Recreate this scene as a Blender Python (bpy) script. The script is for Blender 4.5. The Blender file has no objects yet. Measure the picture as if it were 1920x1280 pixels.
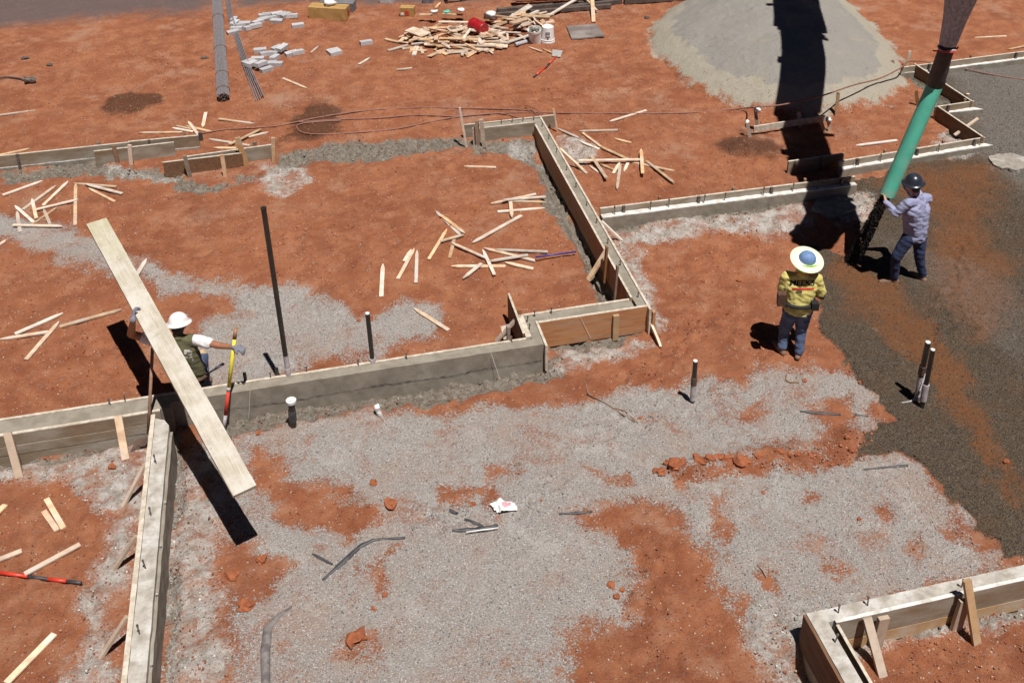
import bpy, math, random
import numpy as np
from mathutils import Vector, Matrix, noise as mnoise
from mathutils.bvhtree import BVHTree
random.seed(7); rng = np.random.default_rng(7)
S = bpy.context.scene
# ------------------------------------------------------------------ camera
FPX, CX, CY, CAMH = 1986.0, 1010.0, 265.0, 9.0
PITCH, YAW = math.radians(27.21), math.radians(13.96)
cd = bpy.data.cameras.new('Camera'); cam = bpy.data.objects.new('Camera', cd); S.collection.objects.link(cam)
cam.location = (0, 0, CAMH); cam.rotation_euler = (math.pi/2-PITCH, 0, -YAW)
cd.sensor_width = 36; cd.lens = FPX/1920*36; cd.shift_x = (960-CX)/1920; cd.shift_y = -(640-CY)/1920
cd.clip_end = 2000; cd.clip_start = 0.1; S.camera = cam
# ------------------------------------------------------------------ sky, sun, exposure
TOSUN = Vector((0.10, -0.35, 1.0)).normalized()
W = bpy.data.worlds.new('World'); S.world = W; W.use_nodes = True
nt = W.node_tree; bg = nt.nodes['Background']; sky = nt.nodes.new('ShaderNodeTexSky')
sky.sky_type = 'NISHITA'; sky.altitude = 6000; sky.air_density = 0.3; sky.dust_density = 0.1; sky.sun_disc = False; sky.sun_elevation = math.asin(TOSUN.z); sky.sun_rotation = math.atan2(TOSUN.x, TOSUN.y)
nt.links.new(sky.outputs[0], bg.inputs[0]); bg.inputs[1].default_value = 0.05
sd_ = bpy.data.lights.new('Sun', 'SUN'); sun = bpy.data.objects.new('Sun', sd_); S.collection.objects.link(sun)
sd_.energy = 5.0; sd_.angle = math.radians(0.4); sd_.color = (1.0, 0.965, 0.91)
sun.rotation_euler = (-TOSUN).to_track_quat('-Z', 'Y').to_euler(); sun.location = (0, 0, 30)
S.view_settings.view_transform = 'Standard'; S.view_settings.look = 'None'; S.view_settings.exposure = 0.2; S.view_settings.gamma = 1.0
S.render.resolution_x = 1024; S.render.resolution_y = 682
# ------------------------------------------------------------------ photo pixel -> world
fw = np.array([math.sin(YAW)*math.cos(PITCH), math.cos(YAW)*math.cos(PITCH), -math.sin(PITCH)])
rt = np.array([math.cos(YAW), -math.sin(YAW), 0.0]); up = np.cross(rt, fw); F2 = np.array([math.sin(YAW), math.cos(YAW), 0.0])
RT = Vector(rt); FWD = Vector(F2); UPV = Vector((0, 0, 1))
def ray(px, py): return fw*FPX+rt*(px-CX)+up*(CY-py)
def G(px, py, z=0.0):
    d = ray(px, py); t = (z-CAMH)/d[2]; return Vector((d[0]*t, d[1]*t, z))
def V(px, py, D):
    d = ray(px, py); t = D/(d@F2); return Vector((d[0]*t, d[1]*t, CAMH+d[2]*t))
def sstep(a, b, x):
    t = np.clip((x-a)/(b-a), 0, 1); return t*t*(3-2*t)
def gz0(x, y): return 0.16*sstep(11.8, 14.4, y)
def GG(px, py):
    z = 0.0
    for _ in range(4):
        p = G(px, py, z); z = float(gz0(p.x, p.y))
    return G(px, py, z)
# ------------------------------------------------------------------ materials
def nn(t, typ, **kw):
    n = t.nodes.new(typ)
    for k, v in kw.items(): setattr(n, k, v)
    return n
def mixc(t, fac, a, b, typ='MIX'):
    n = nn(t, 'ShaderNodeMix', data_type='RGBA', blend_type=typ)
    for sock, val in ((n.inputs[0], fac), (n.inputs[6], a), (n.inputs[7], b)):
        if hasattr(val, 'links') or isinstance(val, bpy.types.NodeSocket): t.links.new(val, sock)
        elif isinstance(val, (int, float)): sock.default_value = val
        else: sock.default_value = (*val, 1)
    return n.outputs[2]
def noise_(t, vec, scale, detail=4, rough=.55, dist=0.0):
    n = nn(t, 'ShaderNodeTexNoise'); n.inputs['Scale'].default_value = scale; n.inputs['Detail'].default_value = detail
    n.inputs['Roughness'].default_value = rough; n.inputs['Distortion'].default_value = dist
    t.links.new(vec, n.inputs['Vector']); return n.outputs[0]
def ramp(t, src, a, b, lo=0.0, hi=1.0):
    n = nn(t, 'ShaderNodeMapRange', interpolation_type='SMOOTHSTEP'); t.links.new(src, n.inputs[0])
    n.inputs[1].default_value = a; n.inputs[2].default_value = b; n.inputs[3].default_value = lo; n.inputs[4].default_value = hi
    return n.outputs[0]
def math_(t, op, a, b):
    n = nn(t, 'ShaderNodeMath', operation=op)
    for s, v in ((n.inputs[0], a), (n.inputs[1], b)):
        if isinstance(v, (int, float)): s.default_value = v
        else: t.links.new(v, s)
    return n.outputs[0]
def newmat(name):
    m = bpy.data.materials.new(name); m.use_nodes = True; t = m.node_tree
    return m, t, t.nodes['Principled BSDF']
def mat(name, c1, c2=None, scale=12.0, rough=.7, metal=0.0, bump=0.0, bscale=60.0, stain=None, stainamt=0.5, vary=0.0, stretch=None, spec=0.5):
    m, t, b = newmat(name); tc = nn(t, 'ShaderNodeTexCoord').outputs['Object']
    if stretch:
        mp = nn(t, 'ShaderNodeMapping'); t.links.new(tc, mp.inputs[0]); mp.inputs['Scale'].default_value = stretch; tc = mp.outputs[0]
    oi = nn(t, 'ShaderNodeObjectInfo')
    va = nn(t, 'ShaderNodeVectorMath', operation='ADD'); t.links.new(tc, va.inputs[0])
    cb = nn(t, 'ShaderNodeCombineXYZ'); r10 = math_(t, 'MULTIPLY', oi.outputs['Random'], 37.0)
    for i in range(3): t.links.new(r10, cb.inputs[i])
    t.links.new(cb.outputs[0], va.inputs[1]); tc = va.outputs[0]
    col = mixc(t, ramp(t, noise_(t, tc, scale, 5, .6), .35, .65), c1, c2 or [c*.75 for c in c1])
    if stain:
        col = mixc(t, ramp(t, noise_(t, tc, scale*.35, 6, .65), .62-.25*stainamt, .72), col, stain)
    if vary:
        f = math_(t, 'ADD', math_(t, 'MULTIPLY', oi.outputs['Random'], 2*vary), 1-vary)
        hs = nn(t, 'ShaderNodeHueSaturation'); t.links.new(col, hs.inputs['Color']); t.links.new(f, hs.inputs['Value'])
        r2 = math_(t, 'FRACT', math_(t, 'MULTIPLY', oi.outputs['Random'], 17.3), 0.0)
        t.links.new(math_(t, 'ADD', math_(t, 'MULTIPLY', r2, .7), .45), hs.inputs['Saturation']); col = hs.outputs[0]
    t.links.new(col, b.inputs['Base Color']); b.inputs['Roughness'].default_value = rough; b.inputs['Metallic'].default_value = metal
    b.inputs['Specular IOR Level'].default_value = spec
    if bump:
        bn = nn(t, 'ShaderNodeBump'); bn.inputs['Strength'].default_value = bump; bn.inputs['Distance'].default_value = .01
        t.links.new(noise_(t, tc, bscale, 4), bn.inputs['Height']); t.links.new(bn.outputs[0], b.inputs['Normal'])
    return m
M = {}
def mk(k, *a, **kw): M[k] = mat(k, *a, **kw)
mk('concrete_fresh', (.275, .24, .195), (.205, .175, .138), 5, .8, bump=.45, bscale=60, stain=(.33, .30, .25), stainamt=.4)
mk('concrete_dry', (.44, .405, .36), (.30, .265, .225), 8, .9, bump=.9, bscale=38, stain=(.62, .595, .57), stainamt=.75)
mk('concrete_white', (.72, .70, .67), (.50, .47, .43), 9, .9, bump=.6, bscale=50)
mk('concrete_mid', (.32, .285, .25), (.22, .195, .165), 9, .95, bump=.9, bscale=30, stain=(.42, .39, .35), stainamt=.5)
mk('concrete_rough', (.25, .235, .20), (.17, .155, .125), 14, .95, bump=1.0, bscale=30)
mk('board_pale', (.60, .535, .45), (.43, .36, .28), 14, .8, bump=.3, bscale=60)
mk('board_orange', (.45, .215, .10), (.37, .165, .07), 3, .7, bump=.3, bscale=40, stain=(.38, .27, .19), stainamt=.5, stretch=(1, 6, 6))
mk('board_grey', (.34, .30, .25), (.23, .18, .13), 2.2, .8, bump=.4, bscale=40, stain=(.20, .13, .07), stainamt=.75, stretch=(1, 3, 3))
mk('board_dark', (.20, .105, .055), (.14, .07, .035), 4, .75, bump=.3, stretch=(6, 1, 6))
mk('wood_stake', (.66, .46, .28), (.48, .29, .16), 7, .8, bump=.4, bscale=60, stain=(.56, .48, .42), stainamt=.75, vary=.30)
mk('wood_brace', (.50, .31, .15), (.42, .25, .12), 9, .7, bump=.25, stain=(.50, .40, .30), stainamt=.5, vary=.12)
mk('wood_brown', (.30, .15, .07), (.22, .11, .05), 9, .7, vary=.2)
mk('wood_scrap', (.58, .39, .24), (.42, .26, .15), 8, .75, stain=(.62, .52, .42), stainamt=.5, vary=.28)
mk('plank', (.56, .51, .425), (.44, .39, .31), 7, .9, bump=.7, bscale=30, stain=(.66, .63, .57), stainamt=.6)
mk('rebar', (.27, .245, .27), (.18, .15, .145), 30, .65, metal=.15, bump=.5, bscale=160)
mk('rusty_steel', (.16, .095, .065), (.10, .07, .06), 30, .7, metal=.4)
mk('bolt', (.20, .18, .165), (.12, .09, .075), 20, .55, metal=.5)
mk('bolt_pale', (.6, .58, .55), None, 20, .5, metal=.4)
mk('black_pipe', (.018, .016, .016), (.03, .025, .022), 6, .35, bump=.2, stain=(.09, .07, .06), stainamt=.25)
mk('black_plastic', (.03, .031, .036), (.075, .07, .075), 10, .55)
mk('dusty_grey', (.22, .19, .18), (.11, .095, .095), 9, .85, bump=.6)
mk('tape', (.50, .46, .47), (.34, .29, .30), 12, .6, bump=.6, bscale=40)
mk('white_plastic', (.80, .80, .79), (.70, .69, .67), 8, .4)
mk('white_cap', (.85, .85, .84), None, 8, .35)
mk('red_plastic', (.36, .012, .016), (.28, .01, .014), 8, .35)
mk('orange_red', (.72, .05, .025), (.6, .04, .02), 8, .4)
mk('green_pipe', (.095, .47, .345), (.08, .41, .30), 6, .55, stain=(.24, .40, .31), stainamt=.5, bump=.15)
mk('rubber', (.035, .033, .036), (.055, .05, .05), 9, .6, bump=.5, bscale=20)
mk('funnel', (.46, .47, .52), (.26, .265, .29), 6, .5, stretch=(3, 3, .3), bump=.3, bscale=14)
mk('machine', (.45, .44, .42), (.35, .34, .32), 3, .5)
mk('brick', (.47, .455, .47), (.37, .355, .37), 30, .9, bump=.4, vary=.12)
mk('hose', (.27, .12, .085), (.19, .085, .06), 20, .6)
mk('cardboard', (.44, .27, .10), (.38, .22, .07), 6, .8)
mk('grey_card', (.20, .19, .20), (.13, .12, .13), 8, .8)
mk('plywood', (.20, .165, .15), (.15, .12, .11), 4, .6, stain=(.30, .26, .24), stainamt=.6)
mk('dark_lumber', (.07, .055, .05), (.12, .09, .075), 6, .7)
mk('clod', (.33, .105, .042), (.24, .072, .03), 16, .95, bump=.8, bscale=40)
mk('pale_stone', (.48, .42, .36), (.36, .29, .24), 16, .9, bump=.6)
mk('skin', (.34, .15, .085), (.30, .125, .07), 20, .55)
mk('skin_pale', (.52, .28, .20), (.46, .23, .16), 20, .5)
mk('hair', (.015, .011, .009), None, 40, .6)
mk('shirt_lavender', (.30, .315, .47), (.24, .25, .39), 8, .85, bump=.4, bscale=18)
mk('denim', (.085, .12, .21), (.05, .07, .14), 7, .9, bump=.5, bscale=22, stain=(.17, .21, .30), stainamt=.4)
mk('denim_dark', (.022, .035, .10), (.014, .02, .055), 7, .9, bump=.5, bscale=22, stain=(.05, .07, .15), stainamt=.3)
mk('boot', (.22, .125, .08), (.16, .09, .06), 20, .8)
mk('shirt_yellow', (.66, .58, .19), (.52, .45, .14), 8, .85, bump=.4, bscale=18)
mk('shirt_olive', (.105, .10, .05), (.08, .075, .038), 8, .9, bump=.4, bscale=18)
mk('shirt_white', (.80, .80, .82), None, 8, .85)
mk('black_cloth', (.012, .012, .014), None, 12, .8)
mk('glove', (.20, .20, .245), (.13, .13, .16), 30, .9)
mk('hat_dark', (.018, .022, .032), (.03, .035, .05), 5, .28)
mk('hat_white', (.87, .86, .84), None, 5, .3)
mk('hat_blue', (.11, .20, .40), (.17, .27, .46), 12, .6)
mk('brim_pale', (.80, .85, .62), (.76, .81, .56), 8, .5)
mk('neck_shade', (.42, .62, .08), (.36, .55, .07), 8, .8)
mk('red_trim', (.62, .05, .03), None, 8, .7)
mk('leather', (.10, .045, .03), (.06, .03, .02), 20, .7)
mk('kneepad', (.55, .38, .22), None, 20, .7)
mk('yellow_paint', (.78, .68, .04), (.70, .60, .05), 20, .45)
mk('handle_wood', (.33, .19, .13), (.25, .14, .09), 14, .6)
mk('blue_paint', (.03, .05, .30), None, 8, .4)
mk('canvas', (.58, .64, .74), (.34, .37, .43), 5, .5, stretch=(6, 6, .3))
for n_ in [M['canvas'].node_tree]:
    tr_ = n_.nodes.new('ShaderNodeBsdfTranslucent'); mx_ = n_.nodes.new('ShaderNodeMixShader'); pb = n_.nodes['Principled BSDF']; n_.links.new(pb.inputs['Base Color'].links[0].from_socket, tr_.inputs[0]); mx_.inputs[0].default_value = .45
    n_.links.new(pb.outputs[0], mx_.inputs[1]); n_.links.new(tr_.outputs[0], mx_.inputs[2]); n_.links.new(mx_.outputs[0], n_.nodes['Material Output'].inputs[0])
mk('pink', (.75, .36, .42), None, 8, .5)
mk('wet_stones', (.035, .028, .022), (.012, .010, .009), 60, .35, vary=.4)
m, t, b = newmat('plank'); M['plank'] = m; av = nn(t, 'ShaderNodeAttribute', attribute_name='grain').outputs['Vector']
mp = nn(t, 'ShaderNodeMapping'); t.links.new(av, mp.inputs[0]); mp.inputs['Scale'].default_value = (1.1, 22, 22); gn = noise_(t, mp.outputs[0], 2.2, 7, .65, .5)
col = mixc(t, ramp(t, gn, .3, .7), (.52, .465, .38), (.36, .31, .245)); col = mixc(t, ramp(t, noise_(t, av, 2.2, 9, .72), .42, .62, 0, .75), col, (.58, .545, .49)); col = mixc(t, ramp(t, noise_(t, av, 13, 5, .7), .60, .68, 0, .6), col, (.28, .25, .21))
sx_ = nn(t, 'ShaderNodeSeparateXYZ'); t.links.new(av, sx_.inputs[0]); col = mixc(t, math_(t, 'MULTIPLY', ramp(t, sx_.outputs[0], 1.1, 2.1), ramp(t, noise_(t, av, 3.5, 6, .7), .38, .6, .2, .8)), col, (.40, .37, .22))
t.links.new(col, b.inputs['Base Color']); b.inputs['Roughness'].default_value = .9; bn = nn(t, 'ShaderNodeBump'); bn.inputs['Strength'].default_value = .6; bn.inputs['Distance'].default_value = .01; t.links.new(gn, bn.inputs['Height']); t.links.new(bn.outputs[0], b.inputs['Normal'])
# ------------------------------------------------------------------ mesh helpers
def link(o): S.collection.objects.link(o); return o
class MB:
    def __init__(s): s.v = []; s.f = []
    def add(s, vs, fs):
        o = len(s.v); s.v += [Vector(v) for v in vs]; s.f += [[i+o for i in f] for f in fs]; return s
    def frame(s, c, ax, ay, az, hx, hy, hz):
        c = Vector(c); P = [c+ax*(sx*hx)+ay*(sy*hy)+az*(sz*hz) for sx, sy, sz in ((-1,-1,-1),(1,-1,-1),(1,1,-1),(-1,1,-1),(-1,-1,1),(1,-1,1),(1,1,1),(-1,1,1))]
        return s.add(P, [[0,3,2,1],[4,5,6,7],[0,1,5,4],[1,2,6,5],[2,3,7,6],[3,0,4,7]])
    def box(s, x0, y0, z0, x1, y1, z1):
        return s.frame(((x0+x1)/2, (y0+y1)/2, (z0+z1)/2), Vector((1,0,0)), Vector((0,1,0)), Vector((0,0,1)), abs(x1-x0)/2, abs(y1-y0)/2, abs(z1-z0)/2)
    def beam(s, a, b, w, t, upv=(0, 0, 1)):
        a = Vector(a); b = Vector(b); x = (b-a); L = x.length; x.normalize(); u = Vector(upv)
        y = u.cross(x)
        if y.length < 1e-3: y = Vector((1,0,0)).cross(x)
        y.normalize(); z = x.cross(y); return s.frame((a+b)/2, x, y, z, L/2, w/2, t/2)
    def poly(s, pts, z0, z1):
        n = len(pts); vs = [(p[0], p[1], z0) for p in pts]+[(p[0], p[1], z1) for p in pts]
        return s.add(vs, [list(range(n))[::-1], list(range(n, 2*n))]+[[i, (i+1) % n, n+(i+1) % n, n+i] for i in range(n)])
    def stake(s, a, b, w, t, upv=(0, 0, 1), pt=None):   # flat stick pointed at a
        a = Vector(a); b = Vector(b); x = (b-a); L = x.length; x.normalize(); y = Vector(upv).cross(x); y.normalize(); z = x.cross(y)
        pt = pt or min(.10, L*.3); o = [(0, .12*w), (pt, w/2), (L, w/2), (L, -w/2), (pt, -w/2), (0, -.12*w)]
        n = len(o); vs = [a+x*q[0]+y*q[1]+z*(h*t/2) for h in (-1, 1) for q in o]
        return s.add(vs, [list(range(n)), list(range(n, 2*n))[::-1]]+[[i, n+i, n+(i+1) % n, (i+1) % n] for i in range(n)])
    def tube(s, pts, r, n=8, r2=None, caps=True):
        pts = [Vector(p) for p in pts]; m = len(pts); vs = []; fs = []; pv = None
        for i, p in enumerate(pts):
            d = (pts[min(i+1, m-1)]-pts[max(i-1, 0)]).normalized()
            if pv is None: u = d.orthogonal().normalized()
            else: u = (pv-d*pv.dot(d)).normalized()
            pv = u; w = d.cross(u); rr = r if r2 is None else r+(r2-r)*i/(m-1)
            if isinstance(r, (list, tuple)): rr = r[i]
            vs += [p+(u*math.cos(2*math.pi*k/n)+w*math.sin(2*math.pi*k/n))*rr for k in range(n)]
        for i in range(m-1):
            for k in range(n): fs.append([i*n+k, i*n+(k+1) % n, (i+1)*n+(k+1) % n, (i+1)*n+k])
        if caps: fs += [list(range(n))[::-1], list(range((m-1)*n, m*n))]
        return s.add(vs, fs)
    def lathe(s, prof, o, axis=(0, 0, 1), n=24, close=True):   # prof: (r,h)
        o = Vector(o); a = Vector(axis).normalized(); u = a.orthogonal().normalized(); w = a.cross(u); vs = []; fs = []; m = len(prof)
        for r, h in prof: vs += [o+a*h+(u*math.cos(2*math.pi*k/n)+w*math.sin(2*math.pi*k/n))*max(r, 1e-4) for k in range(n)]
        for i in range(m-1):
            for k in range(n): fs.append([i*n+k, i*n+(k+1) % n, (i+1)*n+(k+1) % n, (i+1)*n+k])
        if close: fs += [list(range(n))[::-1], list(range((m-1)*n, m*n))]
        return s.add(vs, fs)
    def rock(s, c, r, sq=.7, seed=0, n=None):
        R = random.Random(seed); c = Vector(c); vs = []; fs = []; nu, nv = 9, 6
        off = Vector((R.random()*50, R.random()*50, R.random()*50)); ax = (R.uniform(.8, 1.25), R.uniform(.7, 1.0)); an = R.random()*6.28
        for j in range(nv+1):
            th = math.pi*j/nv
            for i in range(nu):
                ph = 2*math.pi*i/nu; d = Vector((math.sin(th)*math.cos(ph), math.sin(th)*math.sin(ph), math.cos(th)))
                k = r*(1+.75*mnoise.noise(d*1.3+off)+.25*mnoise.noise(d*3.5+off)); q = Vector((d.x*k*ax[0], d.y*k*ax[1], d.z*k*sq))
                vs.append(c+Vector((q.x*math.cos(an)-q.y*math.sin(an), q.x*math.sin(an)+q.y*math.cos(an), q.z)))
        for j in range(nv):
            for i in range(nu): fs.append([j*nu+i, (j+1)*nu+i, (j+1)*nu+(i+1) % nu, j*nu+(i+1) % nu])
        return s.add(vs, fs)
    def rough(s, step=.12, amp=.004, z_only=False):   # subdivide long box faces and jitter
        import bmesh
        bm = bmesh.new(); vv = [bm.verts.new(v) for v in s.v]
        for f in s.f:
            try: bm.faces.new([vv[i] for i in f])
            except ValueError: pass
        bmesh.ops.remove_doubles(bm, verts=bm.verts, dist=1e-5)
        for _ in range(9):
            es = [e for e in bm.edges if e.calc_length() > step]
            if not es: break
            bmesh.ops.subdivide_edges(bm, edges=es, cuts=1, use_grid_fill=True)
        bmesh.ops.triangulate(bm, faces=bm.faces)
        for v in bm.verts:
            n = mnoise.noise_vector(v.co*9.0)+mnoise.noise_vector(v.co*31.0)*.6; v.co += n*amp
        s.v = [v.co.copy() for v in bm.verts]; bm.verts.index_update(); s.f = [[v.index for v in f.verts] for f in bm.faces]; bm.free(); return s
    def build(s, name, m, parent=None, base=None, smooth=False):
        o0 = Vector((0, 0, 0))
        if parent is not None: o0 = Vector(parent.get('_o', (0, 0, 0)))
        elif base is None and s.v:
            xs = [v.x for v in s.v]; ys = [v.y for v in s.v]; zs = [v.z for v in s.v]
            o0 = Vector(((min(xs)+max(xs))/2, (min(ys)+max(ys))/2, min(zs)))
        elif base is not None: o0 = Vector(base)
        me = bpy.data.meshes.new(name); me.from_pydata([v-o0 for v in s.v], [], s.f); me.update()
        mm = M[m] if isinstance(m, str) else m; me.materials.append(mm)
        if smooth: me.polygons.foreach_set('use_smooth', [True]*len(me.polygons))
        ob = link(bpy.data.objects.new(name, me))
        if parent is not None: ob.parent = parent
        else: ob.location = o0
        ob['_o'] = tuple(o0); ALL.append(ob)
        return ob
ALL = []
def tag(o, label, cat, group=None, kind=None):
    if label: o['label'] = label
    if cat: o['category'] = cat
    if group: o['group'] = group
    if kind: o['kind'] = kind
    return o
def thing(name, label, cat, loc, group=None):
    o = link(bpy.data.objects.new(name, None)); o.location = loc; o.empty_display_size = .1; o['_o'] = tuple(loc); ALL.append(o)
    return tag(o, label, cat, group)
R_ = None
ORD = ['first','second','third','fourth','fifth','sixth','seventh','eighth','ninth','tenth','eleventh','twelfth','thirteenth','fourteenth','fifteenth','sixteenth','seventeenth','eighteenth','nineteenth','twentieth']
# ------------------------------------------------------------------ ground
def polyfield(X, Y, pts, feather, cur, sub=False):
    P = np.array([[p.x, p.y] for p in pts]); mn = P.min(0)-feather*1.2; mx = P.max(0)+feather*1.2
    idx = np.nonzero((X > mn[0]) & (X < mx[0]) & (Y > mn[1]) & (Y < mx[1]))[0]
    if len(idx) == 0: return
    x = X[idx]; y = Y[idx]; d2 = np.full(len(idx), 1e9); ins = np.zeros(len(idx), bool); n = len(P)
    for i in range(n):
        a = P[i]; b = P[(i+1) % n]; e = b-a; w0 = x-a[0]; w1 = y-a[1]; t = np.clip((w0*e[0]+w1*e[1])/(e@e+1e-12), 0, 1)
        d2 = np.minimum(d2, (w0-t*e[0])**2+(w1-t*e[1])**2)
        c = ((a[1] > y) != (b[1] > y)) & (x < (b[0]-a[0])*(y-a[1])/((b[1]-a[1]) if abs(b[1]-a[1]) > 1e-9 else 1e-9)+a[0]); ins ^= c
    sd = np.sqrt(d2)*np.where(ins, 1, -1); v = np.clip(.5+sd/(2*feather), 0, 1)
    cur[idx] = np.minimum(cur[idx], 1-v) if sub else np.maximum(cur[idx], v)
def sdpoly(X, Y, pts):
    c = np.zeros(len(X)); polyfield(X, Y, pts, 6.0, c); return np.where(c > 0, (c-.5)*12.0, -6.0)
def PP(*q): return [GG(a, b) for a, b in q]
def axis_(lo, hi, step, far):
    a = np.arange(lo, hi, step); g = []; s = step; x = hi
    while x < far: g.append(x); s *= 1.45; x += s
    g.append(far); h = []; s = step; x = lo
    while x > -far: s *= 1.45; x -= s; h.append(max(x, -far))
    return np.array(sorted(set(h))+list(a)+g)
ax = axis_(-9.0, 17.5, .034, 600); ay = axis_(4.6, 31.0, .034, 600)
GXX, GYY = np.meshgrid(ax, ay); X = GXX.ravel(); Y = GYY.ravel(); NV = len(X)
fld = {k: np.zeros(NV) for k in ('gravel','spill','wet','rust','sand','grey','damp','trench','dust')}
def add(k, f, *q): polyfield(X, Y, PP(*q), f, fld[k])
def cut(k, f, *q): polyfield(X, Y, PP(*q), f, fld[k], True)
def vnoise(X, Y, s, seed):
    r = np.random.default_rng(seed); T = r.random((256, 256)); x = X*s+1000; y = Y*s+1000; xi = np.floor(x).astype(int); yi = np.floor(y).astype(int)
    fx = x-xi; fy = y-yi; fx = fx*fx*(3-2*fx); fy = fy*fy*(3-2*fy); a = T[yi & 255, xi & 255]; b = T[yi & 255, (xi+1) & 255]; c = T[(yi+1) & 255, xi & 255]; d = T[(yi+1) & 255, (xi+1) & 255]
    return (a*(1-fx)+b*fx)*(1-fy)+(c*(1-fx)+d*fx)*fy-.5
XO, YO = X, Y; X = XO+.30*vnoise(XO, YO, 1.6, 21)+.20*vnoise(XO, YO, 4.5, 22)+.12*vnoise(XO, YO, 11, 23); Y = YO+.30*vnoise(XO, YO, 1.6, 24)+.20*vnoise(XO, YO, 4.5, 25)+.12*vnoise(XO, YO, 11, 26)
# dry gravel
add('gravel', .22, (395,845),(480,815),(600,785),(700,768),(860,770),(960,765),(1060,748),(1150,738),(1280,722),(1335,700),(1400,712),(1440,692),(1500,700),(1560,690),(1615,715),(1660,750),(1640,772),(1625,800),(1605,858),(1700,862),(1760,885),(1800,950),(1860,1030),(1870,1062),(1800,1080),(1513,1151),(1420,1160),(1330,1300),(1060,1420),(470,1420),(440,1280),(470,1160),(440,1000))
for q in (((1095,965),(1160,950),(1240,952),(1270,980),(1290,1020),(1330,1080),(1385,1135),(1410,1180),(1450,1300),(1400,1420),(1080,1420),(1060,1200),(1110,1160),(1180,1140),(1190,1090),(1150,1030),(1110,1000)),):
    cut('gravel', .24, *q)
for q in (((1220,893),(1260,868),(1320,872),(1380,852),(1440,838),(1540,835),(1560,800),(1535,748),(1595,740),(1600,800),(1622,850),(1590,862),(1530,868),(1440,882),(1380,888),(1300,892),(1260,908)),
          ((840,912),(900,915),(955,930),(948,950),(900,945),(880,958),(845,945)),
          ((455,850),(480,850),(540,895),(600,918),(640,925),(720,955),(700,988),(650,1003),(580,968),(510,950),(480,912)),
          ((698,1045),(745,1038),(722,1075),(700,1095),(688,1072)),((410,1008),(480,1000),(545,1060),(500,1120),(440,1112),(425,1080)),
          ((395,1180),(455,1170),(440,1245),(400,1230)),((642,1190),(695,1186),(702,1220),(650,1218)),((1640,758),(1682,752),(1678,782),(1622,794)),
          ((1370,762),(1420,745),(1450,770),(1400,790)),((1600,940),(1640,930),(1660,960),(1620,965)),((1800,972),(1850,1000),(1882,1035),(1830,1032),(1790,992)),((1088,880),(1140,885),(1160,915),(1120,900)),
          ((1500,920),(1540,925),(1530,945),(1500,940)),((1560,1040),(1600,1045),(1590,1070),(1560,1062)),((1690,1010),(1740,1000),(1750,1020),(1700,1025)),((1740,880),(1790,890),(1800,940),(1760,925)),((910,880),(965,885),(960,900),(915,902)),((1330,930),(1360,945),(1350,1010),(1310,1015)),((1410,1060),(1450,1070),(1460,1110),(1420,1100))):
    cut('gravel', .17, *q)
add('gravel', .2, (-60,385),(60,412),(130,440),(200,475),(270,498),(400,525),(480,540),(560,535),(620,556),(700,588),(760,572),(820,566),(832,592),(810,630),(700,665),(380,740),(365,660),(385,612),(440,580),(455,552),(400,545),(330,556),(290,552),(280,530),(200,512),(130,490),(60,458),(-60,440))
# spills of dry cement
for f, q in ((.12, ((490,308),(530,300),(572,318),(568,355),(530,370),(498,350))), (.14, ((1150,430),(1250,410),(1400,392),(1510,378),(1520,425),(1500,442),(1420,440),(1330,430),(1250,442),(1160,470))),
             (.12, ((1165,440),(1200,470),(1240,560),(1250,620),(1215,600),(1190,520))), (.12, ((1040,655),(1180,640),(1230,650),(1120,680),(1060,700),(1030,690))),
             (.16, ((0,868),(100,860),(250,838),(290,850),(285,880),(270,960),(250,1010),(240,1100),(225,1180),(215,1300),(120,1300),(170,1200),(160,1120),(190,1040),(210,960),(150,915),(60,900),(0,900))),
             (.18, ((330,840),(420,830),(440,930),(420,1000),(440,1100),(430,1200),(450,1300),(300,1300),(310,1100),(325,920))), (.14, ((1390,1140),(1500,1120),(1620,1100),(1560,1165),(1520,1200),(1560,1300),(1440,1300),(1400,1200))),
             (.12, ((1540,1190),(1700,1165),(1920,1130),(1920,1150),(1700,1200),(1640,1230),(1560,1230))), 
             (.1, ((1040,250),(1080,250),(1110,290),(1090,320),(1060,290))), (.1, ((1530,360),(1640,360),(1625,400),(1560,420))),(.08, ((1780,300),(1850,290),(1760,240),(1740,262))),
             (.1, ((930,265),(1000,262),(1020,300),(990,300))), (.1, ((200,300),(320,340),(300,350),(220,325)))):
    polyfield(X, Y, PP(*q), f, fld['spill'])
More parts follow.
